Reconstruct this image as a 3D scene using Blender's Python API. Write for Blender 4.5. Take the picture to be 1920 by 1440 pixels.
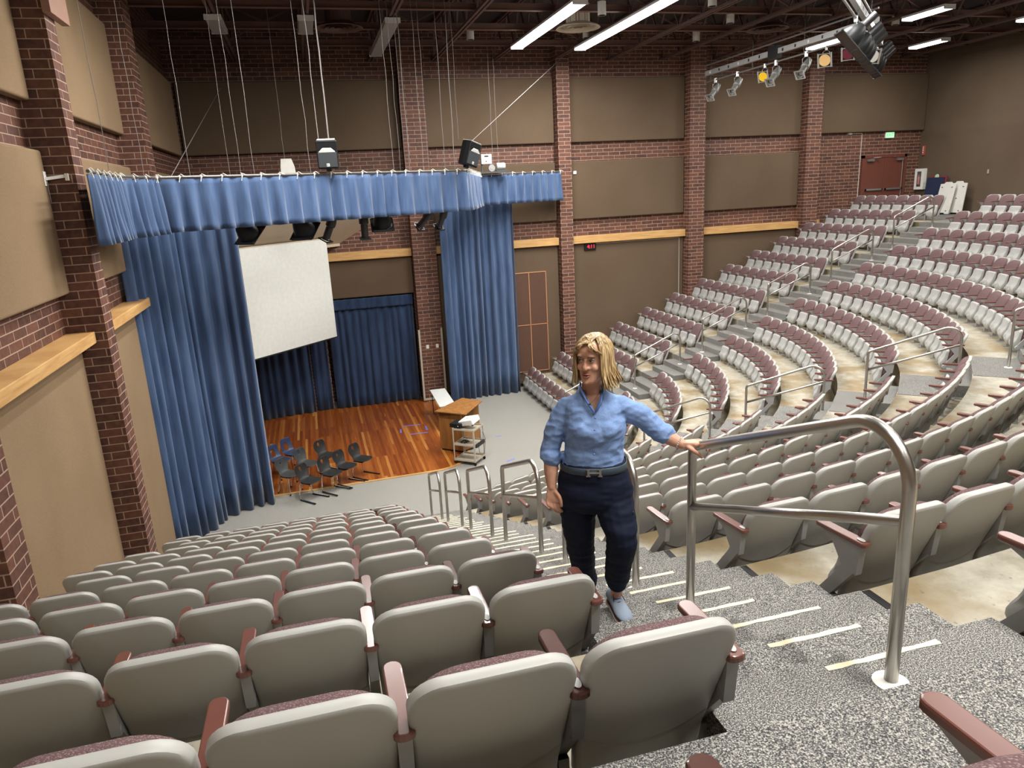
import bpy, bmesh, math, random
from mathutils import Vector, Matrix
random.seed(7)
PI = math.pi
R = math.radians
sc = bpy.context.scene
for o in list(bpy.data.objects): bpy.data.objects.remove(o)

# ------------------------------------------------------------------ camera, world, exposure
CAMZ = 6.65
YAW, PITCH, ROLL, FPX = R(14.8376), R(14.9746), R(-2.9519), 1358.3
fw = Vector((math.sin(YAW)*math.cos(PITCH), math.cos(YAW)*math.cos(PITCH), -math.sin(PITCH)))
r0 = Vector((math.cos(YAW), -math.sin(YAW), 0)); u0 = r0.cross(fw)
rr = r0*math.cos(ROLL) + u0*math.sin(ROLL); uu = -r0*math.sin(ROLL) + u0*math.cos(ROLL)
cam = bpy.data.cameras.new('camera'); co = bpy.data.objects.new('camera', cam); sc.collection.objects.link(co)
M = Matrix((rr, uu, -fw)).transposed().to_4x4(); M.translation = (0, 0, CAMZ)
co.matrix_world = M
cam.sensor_width = 36; cam.lens = 36*FPX/1920; cam.clip_start = .05; cam.clip_end = 200
sc.camera = co
w = bpy.data.worlds.new('world'); sc.world = w; w.use_nodes = True
w.node_tree.nodes['Background'].inputs[0].default_value = (.75, .82, 1, 1)
w.node_tree.nodes['Background'].inputs[1].default_value = .0
sc.view_settings.view_transform = 'Standard'; sc.view_settings.look = 'None'
sc.view_settings.gamma = 1; sc.view_settings.use_curve_mapping = False
sc.view_settings.exposure = 0.35
LAMP_W = 100.0       # watts of each fluorescent tube fixture
LAMP_E = 9.0        # surface glow of their lenses
sc.cycles.max_bounces = 7; sc.cycles.diffuse_bounces = 4; sc.cycles.glossy_bounces = 3
sc.cycles.use_denoising = True
sc.cycles.sample_clamp_indirect = 6

# ------------------------------------------------------------------ materials
MATS = {}
def mat(name, col=(.5,.5,.5), rough=.6, metal=0, spec=.5, emit=None, estr=1.0, coat=0, alpha=1, trans=0):
    if name in MATS: return MATS[name]
    m = bpy.data.materials.new(name); m.use_nodes = True
    b = m.node_tree.nodes['Principled BSDF']
    b.inputs['Base Color'].default_value = (*col, 1); b.inputs['Roughness'].default_value = rough
    b.inputs['Metallic'].default_value = metal; b.inputs['Specular IOR Level'].default_value = spec
    b.inputs['Coat Weight'].default_value = coat
    if trans: b.inputs['Transmission Weight'].default_value = trans
    if emit:
        b.inputs['Emission Color'].default_value = (*emit, 1); b.inputs['Emission Strength'].default_value = estr
    # every surface gets a faint procedural unevenness
    nt = m.node_tree; tc = nt.nodes.new('ShaderNodeTexCoord'); no = nt.nodes.new('ShaderNodeTexNoise')
    no.inputs['Scale'].default_value = 9; no.inputs['Detail'].default_value = 4
    nt.links.new(tc.outputs['Object'], no.inputs['Vector'])
    mx = nt.nodes.new('ShaderNodeMix'); mx.data_type = 'RGBA'
    mx.inputs[6].default_value = (*[c*.88 for c in col], 1); mx.inputs[7].default_value = (*[min(1, c*1.1) for c in col], 1)
    nt.links.new(no.outputs['Fac'], mx.inputs[0]); nt.links.new(mx.outputs[2], b.inputs['Base Color'])
    MATS[name] = m; m['mix'] = mx.name
    return m
class NT:
    def __init__(s, name, rough=.7, spec=.4):
        s.m = bpy.data.materials.new(name); s.m.use_nodes = True; s.t = s.m.node_tree
        s.b = s.t.nodes['Principled BSDF']; s.b.inputs['Roughness'].default_value = rough
        s.b.inputs['Specular IOR Level'].default_value = spec
        s.geo = s.t.nodes.new('ShaderNodeNewGeometry'); MATS[name] = s.m
    def n(s, typ, **kw):
        x = s.t.nodes.new(typ)
        for k, v in kw.items():
            if k.startswith('i_'):
                x.inputs[k[2:].replace('_', ' ')].default_value = v
            else: setattr(x, k, v)
        return x
    def l(s, a, b): s.t.links.new(a, b)
    def noise(s, scale, detail=3, vec=None, rough=.5):
        x = s.n('ShaderNodeTexNoise'); x.inputs['Scale'].default_value = scale; x.inputs['Detail'].default_value = detail
        x.inputs['Roughness'].default_value = rough
        s.l(vec or s.geo.outputs['Position'], x.inputs['Vector']); return x.outputs['Fac']
    def ramp(s, fac, stops):
        x = s.n('ShaderNodeValToRGB'); e = x.color_ramp.elements
        while len(e) < len(stops): e.new(.5)
        for q, (p, c) in zip(e, stops): q.position = p; q.color = (*c, 1)
        s.l(fac, x.inputs[0]); return x.outputs[0]
    def mix(s, f, a, b, mode='MIX'):
        x = s.n('ShaderNodeMix', data_type='RGBA', blend_type=mode)
        for i, v in ((0, f), (6, a), (7, b)):
            if hasattr(v, 'links'): s.l(v, x.inputs[i])
            elif i == 0: x.inputs[0].default_value = v
            else: x.inputs[i].default_value = (*v, 1)
        return x.outputs[2]
    def out(s, c, bump=None, bs=.3, bd=.01):
        s.l(c, s.b.inputs['Base Color'])
        if bump is not None:
            x = s.n('ShaderNodeBump'); x.inputs['Strength'].default_value = bs; x.inputs['Distance'].default_value = bd
            s.l(bump, x.inputs['Height']); s.l(x.outputs[0], s.b.inputs['Normal'])
        return s.m
def brick_mat():
    s = NT('brick', .6, .35)
    sep = s.n('ShaderNodeSeparateXYZ'); s.l(s.geo.outputs['Position'], sep.inputs[0])
    a = s.n('ShaderNodeMath', operation='ADD'); s.l(sep.outputs[0], a.inputs[0]); s.l(sep.outputs[1], a.inputs[1])
    c = s.n('ShaderNodeCombineXYZ'); s.l(a.outputs[0], c.inputs[0]); s.l(sep.outputs[2], c.inputs[1])
    b = s.n('ShaderNodeTexBrick', offset=.5)
    for k, v in (('Scale', 1), ('Mortar Size', .0075), ('Mortar Smooth', .2), ('Bias', -.1), ('Brick Width', .40), ('Row Height', .117)):
        b.inputs[k].default_value = v
    b.inputs['Color1'].default_value = (.060, .026, .020, 1); b.inputs['Color2'].default_value = (.155, .062, .038, 1)
    b.inputs['Mortar'].default_value = (.50, .37, .28, 1)
    s.l(c.outputs[0], b.inputs['Vector'])
    n = s.noise(14, 5); col = s.mix(.35, b.outputs['Color'], s.ramp(n, [(.3, (.05, .025, .024)), (.7, (.21, .092, .058))]))
    inv = s.n('ShaderNodeMath', operation='SUBTRACT'); inv.inputs[0].default_value = 1; s.l(b.outputs['Fac'], inv.inputs[1])
    return s.out(col, inv.outputs[0], .6, .008)
def speckle(name, stops, scale, detail=2, rough=.95, big=None, spec=.1, bs=.5, bd=.006):
    s = NT(name, rough, spec); n = s.noise(scale, detail, rough=.6); c = s.ramp(n, stops)
    if big: c = s.mix(s.ramp(s.noise(big[0], 4), [(.35, (0, 0, 0)), (.75, (1, 1, 1))]), c, big[1], 'MULTIPLY')
    return s.out(c, n, bs, bd)
brick = brick_mat()
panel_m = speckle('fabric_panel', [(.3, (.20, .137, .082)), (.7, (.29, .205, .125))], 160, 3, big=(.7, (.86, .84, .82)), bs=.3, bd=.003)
carpet = speckle('carpet', [(.36, (.045, .046, .05)), (.5, (.22, .215, .20)), (.62, (.62, .60, .53))], 110, 1.5, bs=.8, bd=.01)
carpet_dark = speckle('stair_carpet', [(.36, (.038, .039, .045)), (.5, (.15, .146, .138)), (.64, (.47, .455, .41))], 190, 2, bs=.8, bd=.006)
def concrete_mat():
    s = NT('concrete', .55, .35); n = s.noise(1.6, 6); n2 = s.noise(6, 5, rough=.7)
    c = s.ramp(n2, [(.25, (.27, .24, .18)), (.55, (.40, .37, .30)), (.8, (.50, .475, .405))])
    c = s.mix(s.ramp(n, [(.44, (0, 0, 0)), (.62, (.9, .9, .9))]), c, (.24, .175, .085))
    c = s.mix(s.ramp(s.noise(30, 4), [(.66, (0, 0, 0)), (.72, (.6, .6, .6))]), c, (.12, .1, .08))
    return s.out(c, n2, .15, .01)
concrete = concrete_mat()
def wood_floor():
    s = NT('stage_planks', .28, .5)
    mp = s.n('ShaderNodeMapping'); mp.inputs['Rotation'].default_value = (0, 0, PI/2); s.l(s.geo.outputs['Position'], mp.inputs[0])
    b = s.n('ShaderNodeTexBrick', offset=.37, offset_frequency=3)
    for k, v in (('Scale', 1), ('Mortar Size', .0015), ('Brick Width', 2.3), ('Row Height', .075), ('Bias', 0)): b.inputs[k].default_value = v
    b.inputs['Color1'].default_value = (0, 0, 0, 1); b.inputs['Color2'].default_value = (1, 1, 1, 1); b.inputs['Mortar'].default_value = (.1, .1, .1, 1)
    s.l(mp.outputs[0], b.inputs['Vector'])
    c = s.ramp(b.outputs['Color'], [(0, (.20, .046, .008)), (.5, (.29, .078, .013)), (.85, (.35, .11, .02)), (.97, (.55, .24, .06))])
    mp2 = s.n('ShaderNodeMapping'); mp2.inputs['Scale'].default_value = (30, 1.2, 1); s.l(s.geo.outputs['Position'], mp2.inputs[0])
    g = s.noise(1, 5, mp2.outputs[0], .6)
    c = s.mix(.6, c, s.ramp(g, [(.3, (.45, .4, .35)), (.62, (1, 1, 1)), (.72, (1.0, 1.0, 1.0))]), 'MULTIPLY')
    c = s.mix(s.ramp(g, [(.67, (0, 0, 0)), (.72, (.8, .8, .8))]), c, (.72, .36, .10))
    return s.out(c, g, .04, .002)
planks = wood_floor()
def pine():
    s = NT('pine_trim', .5, .4); mp = s.n('ShaderNodeMapping'); mp.inputs['Scale'].default_value = (1.5, 1.5, 25); s.l(s.geo.outputs['Position'], mp.inputs[0])
    return s.out(s.ramp(s.noise(1, 5, mp.outputs[0], .6), [(.3, (.42, .22, .075)), (.7, (.62, .39, .16))]))
pine_m = pine()
def weave(name, a, b):
    s = NT(name, .95, .1); tc = s.n('ShaderNodeTexCoord'); n = s.noise(210, 2, tc.outputs['Object'])
    v = s.n('ShaderNodeTexVoronoi'); v.inputs['Scale'].default_value = 170; s.l(tc.outputs['Object'], v.inputs['Vector'])
    c = s.ramp(v.outputs['Distance'], [(.1, b), (.5, a)])
    return s.out(c, v.outputs['Distance'], .6, .003)
mauve = weave('mauve_tweed', (.115, .070, .072), (.27, .195, .19))
def grime(name, base, dirt, crease=False):
    s = NT(name, .45, .45); tc = s.n('ShaderNodeTexCoord'); n = s.noise(3.5, 6, tc.outputs['Object'], .65)
    c = s.mix(s.ramp(n, [(.60, (0, 0, 0)), (.75, (.5, .5, .5))]), base, dirt)
    if crease:      # moulded smile-shaped step low on the seat back
        sp_ = s.n('ShaderNodeSeparateXYZ'); s.l(tc.outputs['Object'], sp_.inputs[0])
        x2 = s.n('ShaderNodeMath', operation='MULTIPLY'); s.l(sp_.outputs[0], x2.inputs[0]); s.l(sp_.outputs[0], x2.inputs[1])
        a_ = s.n('ShaderNodeMath', operation='MULTIPLY_ADD'); s.l(x2.outputs[0], a_.inputs[0]); a_.inputs[1].default_value = -1.5; s.l(sp_.outputs[2], a_.inputs[2])
        r_ = s.ramp(a_.outputs[0], [(.268, (0, 0, 0)), (.285, (1, 1, 1))])
        return s.out(c, r_, 1.0, .012)
    return s.out(c, s.noise(260, 2, tc.outputs['Object']), .12, .001)
shell_m = grime('grey_seat_plastic', (.37, .365, .34), (.27, .26, .235), True)
pan_m = grime('pale_seat_plastic', (.38, .38, .365), (.30, .30, .28))
stand_m = mat('grey_painted_steel', (.30, .30, .29), .4)
arm_m = mat('red_brown_armrest', (.13, .048, .036), .28, coat=.2)
steel = mat('brushed_steel', (.50, .47, .43), .33, 1)
chrome = mat('chrome', (.75, .75, .75), .12, 1)
white_p = mat('white_plastic', (.78, .77, .72), .4)
white_paint = mat('white_paint', (.75, .75, .72), .5)
black_p = mat('black_plastic', (.010, .011, .012), .42, spec=.22)
black_m = mat('black_metal', (.015, .015, .016), .35)
dark_grey = mat('dark_grey_plastic', (.014, .015, .015), .5, spec=.35)
navy_p = mat('navy_plastic', (.02, .035, .085), .42)
alu = mat('aluminium', (.42, .42, .42), .38, .8)
beam_m = mat('brown_painted_steel', (.15, .075, .06), .55)
deck_m = mat('dark_ceiling_deck', (.045, .036, .038), .85)
truss_m = mat('dark_brown_truss', (.11, .06, .052), .6)
door_m = mat('brown_red_door', (.145, .046, .030), .45)
rope_m = mat('white_cord', (.7, .68, .6), .8)
wire_m = mat('pale_cable', (.19, .175, .17), .7)
beige_m = mat('beige_paint', (.52, .44, .33), .7)
rug_m = mat('black_vinyl', (.012, .012, .013), .5)
def curtain_mat(name, a, b):
    s = NT(name, .85, .15); s.b.inputs['Sheen Weight'].default_value = .35; s.b.inputs['Sheen Roughness'].default_value = .4
    mp = s.n('ShaderNodeMapping'); mp.inputs['Scale'].default_value = (8, 8, 1.1); s.l(s.geo.outputs['Position'], mp.inputs[0])
    return s.out(s.ramp(s.noise(1, 5, mp.outputs[0]), [(.3, a), (.7, b)]))
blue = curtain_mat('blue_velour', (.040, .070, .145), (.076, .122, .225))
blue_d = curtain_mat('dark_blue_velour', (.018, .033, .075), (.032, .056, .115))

# ------------------------------------------------------------------ mesh helpers
col = sc.collection
def tag(o, label=None, cat=None, group=None, kind=None):
    if label: o['label'] = label
    if cat: o['category'] = cat
    if group: o['group'] = group
    if kind: o['kind'] = kind
    return o
def empty(name, loc, rz=0, label=None, cat=None, group=None):
    o = bpy.data.objects.new(name, None); col.objects.link(o); o.empty_display_size = .2
    o.location = loc; o.rotation_euler = (0, 0, rz); return tag(o, label, cat, group)
def copy_tree(o, parent=None):
    c = o.copy(); col.objects.link(c); c.parent = parent
    for ch in list(o.children): copy_tree(ch, c)
    return c
def perp(d):
    d = d.normalized(); a = Vector((0, 0, 1)) if abs(d.z) < .9 else Vector((1, 0, 0))
    x = d.cross(a).normalized(); return x, d.cross(x).normalized()
class MB:
    def __init__(s): s.v = []; s.f = []; s.mi = []
    def add(s, vs, fs):
        k = len(s.v); s.v += [tuple(v) for v in vs]; s.f += [tuple(i+k for i in f) for f in fs]; return s
    def box(s, c, d, rot=None):
        hx, hy, hz = d[0]/2, d[1]/2, d[2]/2; c = Vector(c)
        P = [Vector((x, y, z)) for x in (-hx, hx) for y in (-hy, hy) for z in (-hz, hz)]
        if rot is not None: P = [rot @ p for p in P]
        return s.add([c+p for p in P], [(0,1,3,2),(4,6,7,5),(0,4,5,1),(2,3,7,6),(0,2,6,4),(1,5,7,3)])
    def bx(s, x0, x1, y0, y1, z0, z1): return s.box(((x0+x1)/2, (y0+y1)/2, (z0+z1)/2), (x1-x0, y1-y0, z1-z0))
    def beam(s, a, b, w_, h_, up=Vector((0, 0, 1))):
        a = Vector(a); b = Vector(b); d = (b-a).normalized(); x = d.cross(up)
        if x.length < 1e-4: x = d.cross(Vector((1, 0, 0)))
        x.normalize(); z = x.cross(d)
        V = [p + x*sx*w_/2 + z*sz*h_/2 for p in (a, b) for sx, sz in ((-1,-1),(1,-1),(1,1),(-1,1))]
        return s.add(V, [(3,2,1,0),(4,5,6,7),(0,1,5,4),(1,2,6,5),(2,3,7,6),(3,0,4,7)])
    def tube(s, pts, r, n=8, cap=True):
        pts = [Vector(p) for p in pts]; N = len(pts); rs = r if isinstance(r, (list, tuple)) else [r]*N
        V = []; x = None
        for i, p in enumerate(pts):
            d = (pts[min(i+1, N-1)] - pts[max(i-1, 0)]).normalized()
            if x is None: x, y = perp(d)
            else:
                x = (x - d*x.dot(d)).normalized(); y = d.cross(x)
            V += [p + (x*math.cos(2*PI*k/n) + y*math.sin(2*PI*k/n))*rs[i] for k in range(n)]
        F = [(i*n+k, i*n+(k+1) % n, (i+1)*n+(k+1) % n, (i+1)*n+k) for i in range(N-1) for k in range(n)]
        if cap: F += [tuple(range(n))[::-1], tuple(range((N-1)*n, N*n))]
        return s.add(V, F)
    def lathe(s, prof, axis_o=(0,0,0), axis_d=(0,0,1), n=16, cap0=True, cap1=True):
        o = Vector(axis_o); d = Vector(axis_d).normalized(); x, y = perp(d)
        V = [o + d*h + (x*math.cos(2*PI*k/n) + y*math.sin(2*PI*k/n))*r for r, h in prof for k in range(n)]
        N = len(prof); F = [(i*n+k, i*n+(k+1) % n, (i+1)*n+(k+1) % n, (i+1)*n+k) for i in range(N-1) for k in range(n)]
        if cap0: F.append(tuple(range(n))[::-1])
        if cap1: F.append(tuple(range((N-1)*n, N*n)))
        return s.add(V, F)
    def loft(s, rings, cap=True):
        n = len(rings[0]); V = [p for r_ in rings for p in r_]
        F = [(i*n+k, i*n+(k+1) % n, (i+1)*n+(k+1) % n, (i+1)*n+k) for i in range(len(rings)-1) for k in range(n)]
        if cap: F += [tuple(range(n))[::-1], tuple(range((len(rings)-1)*n, len(rings)*n))]
        return s.add(V, F)
    def prism(s, poly, z0, z1):
        n = len(poly); return s.add([(x, y, z0) for x, y in poly] + [(x, y, z1) for x, y in poly],
            [tuple(range(n))[::-1], tuple(range(n, 2*n))] + [(i, (i+1) % n, n+(i+1) % n, n+i) for i in range(n)])
    def ball(s, c, r, n=10, sq=(1,1,1)):
        c = Vector(c); rg = []
        for i in range(1, n):
            t = PI*i/n; rg.append([c + Vector((math.sin(t)*math.cos(2*PI*k/(2*n))*r*sq[0], math.sin(t)*math.sin(2*PI*k/(2*n))*r*sq[1], -math.cos(t)*r*sq[2])) for k in range(2*n)])
        return s.loft(rg)
    def slab(s, outline, mapf, rings):
        """outline: list of (x,z); rings: list of (scale, depth); mapf(x,z,depth)->xyz"""
        cx = sum(p[0] for p in outline)/len(outline); cz = (min(p[1] for p in outline)+max(p[1] for p in outline))/2
        rg = [[mapf(cx+(x-cx)*k, cz+(z-cz)*k, d) for x, z in outline] for k, d in rings]
        return s.loft(rg)
    def build(s, name, m, parent=None, smooth=True, auto=40, loc=None):
        me = bpy.data.meshes.new(name); me.from_pydata(s.v, [], s.f)
        bm = bmesh.new(); bm.from_mesh(me); bmesh.ops.recalc_face_normals(bm, faces=bm.faces[:]); bm.to_mesh(me); bm.free()
        me.materials.append(m)
        if smooth:
            me.shade_smooth()
            if auto:
                try: me.set_sharp_from_angle(angle=R(auto))
                except Exception: pass
        o = bpy.data.objects.new(name, me); col.objects.link(o)
        if parent: o.parent = parent
        if loc: o.location = loc
        return o
def rrect(w_, z0, z1, rt, rb, wb=None, n=7, side=3):
    """outline of a rounded panel, top width w_, bottom width wb"""
    wb = wb or w_; P = []
    def arc(cx, cz, r_, a0, a1):
        for i in range(n+1):
            a = a0+(a1-a0)*i/n; P.append((cx+math.cos(a)*r_, cz+math.sin(a)*r_))
    arc(w_/2-rt, z1-rt, rt, 0, PI/2); arc(-w_/2+rt, z1-rt, rt, PI/2, PI)
    for i in range(1, side+1): t = i/(side+1); P.append((-(w_+(wb-w_)*t)/2, z1-rt+(z0+rb-z1+rt)*t))
    arc(-wb/2+rb, z0+rb, rb, PI, 1.5*PI); arc(wb/2-rb, z0+rb, rb, 1.5*PI, 2*PI)
    for i in range(1, side+1): t = i/(side+1); P.append(((wb+(w_-wb)*t)/2, z0+rb+(z1-rt-z0-rb)*t))
    return P
def bevel(o, w_=.005, seg=2):
    md = o.modifiers.new('bevel', 'BEVEL'); md.width = w_; md.segments = seg; md.limit_method = 'ANGLE'; return o
def struct(o): o['kind'] = 'structure'; return o
def text(name, s, size, loc, rot, m, parent=None, ext=.002):
    cu = bpy.data.curves.new(name, 'FONT'); cu.body = s; cu.size = size; cu.extrude = ext; cu.align_x = 'CENTER'; cu.align_y = 'CENTER'
    o = bpy.data.objects.new(name, cu); col.objects.link(o)
    dg = bpy.context.evaluated_depsgraph_get(); me = bpy.data.meshes.new_from_object(o.evaluated_get(dg))
    bpy.data.objects.remove(o); me.materials.clear(); me.materials.append(m)
    o = bpy.data.objects.new(name, me); col.objects.link(o); o.location = loc; o.rotation_euler = rot
    if parent: o.parent = parent
    return o
ORD = ['first','second','third','fourth','fifth','sixth','seventh','eighth','ninth','tenth','eleventh','twelfth','thirteenth','fourteenth','fifteenth','sixteenth','seventeenth','eighteenth','nineteenth','twentieth','twenty-first','twenty-second','twenty-third','twenty-fourth','twenty-fifth','twenty-sixth','twenty-seventh','twenty-eighth','twenty-ninth','thirtieth']
Z = lambda zrel: zrel + CAMZ

# ------------------------------------------------------------------ geometry of the hall
XC, YC = -3.35, 23.6           # the stage corner (left wall plane x, far wall plane y)
XR, YN = 22.7, -2.45           # rear walls
A = 5.16; OX, OY = XC+A, YC-A  # centre of the curved rows
PITCH_R, RISE = 1.064, .419
Sk = lambda k: 9.216 + PITCH_R*(k-1)     # front edge of terrace k, measured from the stage corner
Zk = lambda k: RISE*(k-1)
def sp(s, t):
    """point at row distance s; t<0: straight left block at lateral distance -t past the left ray;
       0..pi/2: angle round the centre from the left ray; t>pi/2 : right block"""
    r_ = s - A
    if t < 0: return (OX + t, OY - r_)
    if t <= PI/2: return (OX + math.sin(t)*r_, OY - math.cos(t)*r_)
    return (OX + r_, OY + (t-PI/2))
TS = [-A] + [i*PI/2/40 for i in range(41)] + [PI/2 + A]
# floor, terraces
f = MB().bx(XC-.3, XR, YN, YC+1.6, -.2, 0).build('floor', carpet, smooth=False); struct(f)
def terrace(k):
    s0 = Sk(k); s1 = Sk(k+1) if k < 13 else None
    mb = MB(); n = len(TS)
    inner = [sp(s0, t) for t in TS]
    if k < 13: outer = [sp(s1, t) for t in TS]
    else:
        outer = []
        for x, y in inner:
            dx, dy = x-OX, y-OY
            if dx <= 0: outer.append((x, YN)); continue
            if dy >= 0: outer.append((XR, y)); continue
            t = min((XR-OX)/dx if dx > 0 else 9e9, (YN-OY)/dy if dy < 0 else 9e9); outer.append((OX+dx*t, OY+dy*t))
    V = [(x, y, Zk(k)) for x, y in inner] + [(x, y, Zk(k)) for x, y in outer] + [(x, y, 0) for x, y in inner] + [(x, y, 0) for x, y in outer]
    F = [(i, n+i, n+i+1, i+1) for i in range(n-1)] + [(2*n+i, i, i+1, 2*n+i+1) for i in range(n-1)]
    if k == 13:
        V.append((XR, YN, Zk(k)))
        for i in range(n-1):
            (x0, y0), (x1, y1) = outer[i], outer[i+1]
            if abs(y0-YN) < 1e-6 and abs(x1-XR) < 1e-6 and abs(x0-XR) > 1e-6 and abs(y1-YN) > 1e-6: F.append((n+i, len(V)-1, n+i+1))
    return struct(mb.add(V, F).build('floor', concrete, smooth=False))
for k in range(2, 14): terrace(k)

# aisle stairs: three treads to a row in the two straight aisles, box steps in the diagonal one
CW0, CW1 = -.67, .66          # carpet reach either side of the rail line
def straight(s, t, left):     # s row distance, t lateral offset towards the middle block
    return (OX+t, YC-s) if left else (XC+s, OY-t)
def aisle(left, name):
    mb = MB(); td = PITCH_R/3; tr = RISE/3
    for j in range(36):
        s0 = Sk(2) + td*(j-2); s1 = s0+td; z = tr*(j+1)
        if j >= 35: s1 = s0 + 1.2
        a = straight(s0-.012, CW0, left); b = straight(s1, CW1, left)
        x0, x1 = sorted((a[0], b[0])); y0, y1 = sorted((a[1], b[1]))
        mb.bx(x0, x1, y0, y1, max(0, z-.5), z+.006)
    o = mb.build(name, carpet_dark, smooth=False); return struct(o)
aisle(True, 'floor'); aisle(False, 'floor')
mb = MB(); ca = math.cos(PI/4)
def dg(s, t):                 # diagonal aisle: distance s along the diagonal, t across it
    r_ = s-A; return Vector((OX + ca*r_ + ca*t, OY - ca*r_ + ca*t, 0))
for k in range(1, 14):
    s0 = Sk(k); s1 = Sk(k+1) if k < 13 else Sk(14)+2.9
    P = [dg(s0-.012, -.72), dg(s1-.012, -.72), dg(s1-.012, .72), dg(s0-.012, .72)]
    if k > 1: mb.prism([(p.x, p.y) for p in P], Zk(k)-.35, Zk(k)+.007)
    if k < 13:
        P = [dg(s1-.36, -.62), dg(s1+.01, -.62), dg(s1+.01, .62), dg(s1-.36, .62)]
        mb.prism([(p.x, p.y) for p in P], Zk(k), Zk(k)+RISE/2)
struct(mb.build('floor', carpet_dark, smooth=False))
# carpet covering of the top landing behind the last row, and black edging strips
mb = MB().bx(OX+CW1, XR-.02, YN+.02, YC-Sk(14)-.25, Zk(13), Zk(13)+.005).bx(XC+.02, OX+CW1, YN+.02, YC-Sk(14)-.25, Zk(13), Zk(13)+.005).bx(XC+Sk(14)+.1, XR-.02, YC-Sk(14)-.25, YC-.02, Zk(13), Zk(13)+.005)
mb.bx(.55, OX+CW1, YC-Sk(14)-.3, YC-Sk(13)+.01, Zk(13)-.1, Zk(13)+.005)
struct(mb.build('floor', carpet_dark, smooth=False))
mb = MB()
for k in range(2, 14):
    for left in (True, False):
        for t in ((CW1,) if left else ()):
            a = straight(Sk(k), t, left); b = straight(Sk(k)+PITCH_R/3, t+.045, left)
            x0, x1 = sorted((a[0], b[0])); y0, y1 = sorted((a[1], b[1])); mb.bx(x0, x1, y0, y1, Zk(k)-.02, Zk(k)+.010)
struct(mb.build('trim_1', rug_m, smooth=False))

# stage: flush wooden floor with a rounded corner and an edge strip
SU, SV, SR = 6.80, 6.80, 1.15
edge = [(XC, YC-SV-.12), (XC+SU-SR, YC-SV)]
for i in range(1, 13):
    a = PI/2*i/12; edge.append((XC+SU-SR+math.sin(a)*SR, YC-SV+SR-math.cos(a)*SR))
edge.append((XC+SU, YC))
struct(MB().prism(edge + [(XC, YC)], 0, .018).build('floor', planks, smooth=False))
mb = MB()
for a, b in zip(edge[:-1], edge[1:]): mb.beam((a[0], a[1], .011), (b[0], b[1], .011), .07, .022)
struct(mb.build('trim_2', pine_m, smooth=False))

# walls
ZT = Z(4.95)
struct(MB().bx(XC-.3, XC, YN, YC+.3, 0, ZT).build('wall_left', brick, smooth=False))
struct(MB().bx(XC, .2, YC, YC+.3, 0, ZT).bx(3.1, XR+.3, YC, YC+.3, 0, ZT).bx(.2, 3.1, YC, YC+.3, Z(-3.08), ZT).bx(.1, 3.2, YC+.9, YC+1.0, 0, Z(-3)).build('wall_far', brick, smooth=False))
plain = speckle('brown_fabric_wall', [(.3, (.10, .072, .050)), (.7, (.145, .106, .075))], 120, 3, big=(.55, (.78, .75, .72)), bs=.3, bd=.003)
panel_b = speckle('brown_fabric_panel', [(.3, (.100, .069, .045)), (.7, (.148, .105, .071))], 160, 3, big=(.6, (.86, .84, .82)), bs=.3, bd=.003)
struct(MB().bx(XR, XR+.3, YN, YC+.3, 0, ZT).build('wall_right', plain, smooth=False))
struct(MB().bx(XC-.3, XR+.3, YN-.3, YN, 0, ZT).build('wall_near', plain, smooth=False))
# pilasters on both walls
FP = [(3.12, 3.86), (8.07, 8.50), (12.75, 13.34), (17.33, 17.93)]
for x0, x1 in FP: struct(MB().bx(x0, x1, YC-.48, YC, 0, ZT).build('wall_far', brick, smooth=False))
LP = [(16.28, 16.92), (11.1, 11.52), (6.7, 7.15), (1.5, 2.0)]
for y0, y1 in LP: struct(MB().bx(XC, XC+.5, y0, y1, 0, ZT).build('wall_left', brick, smooth=False))
# fabric panels, ledges
n_p = [0]
def cushion(x0, x1, y0, y1, z0, z1, wall, m):
    o = MB().bx(x0, x1, y0, y1, z0, z1).build('wall_panel', m, smooth=False); bevel(o, .035, 3)
    return struct(o)
FX = [(XC+.2, 3.12)] + [(FP[i][1], FP[i+1][0]) for i in range(3)] + [(FP[3][1], XR)]
for i, (a, b) in enumerate(FX):
    a += .02; b -= .02; y0, y1 = YC-.16, YC-.005
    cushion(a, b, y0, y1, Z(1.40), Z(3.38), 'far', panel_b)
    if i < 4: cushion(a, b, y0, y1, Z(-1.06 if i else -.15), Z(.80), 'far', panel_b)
    if 0 < i < 4:
        MBo = cushion(a, b, y0, y1, .12, Z(-1.86), 'far', panel_b)
    elif i == 0: cushion(a, b, y0, y1, Z(-3.05), Z(-1.86), 'far', panel_b)
    if i < 4:
        struct(bevel(MB().bx(a, b, YC-.30, YC, Z(-1.86), Z(-1.62)).build('trim_3', pine_m, smooth=False), .01))
    else: struct(bevel(MB().bx(a, a+.25, YC-.30, YC, Z(-1.86), Z(-1.62)).build('trim_3', pine_m, smooth=False), .01))
LY = [(LP[0][1], YC-.18), (LP[1][1], LP[0][0]), (LP[2][1], LP[1][0]), (LP[3][1], LP[2][0]), (YN, LP[3][0])]
for i, (a, b) in enumerate(LY):
    a += .02; b -= .02; x0, x1 = XC+.005, XC+.16
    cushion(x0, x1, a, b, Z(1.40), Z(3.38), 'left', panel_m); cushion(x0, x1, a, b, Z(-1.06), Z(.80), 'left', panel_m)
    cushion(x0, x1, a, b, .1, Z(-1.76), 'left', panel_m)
    struct(bevel(MB().bx(XC, XC+.36, a, b, Z(-1.76), Z(-1.60)).build('trim_4', pine_m, smooth=False), .01))

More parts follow.
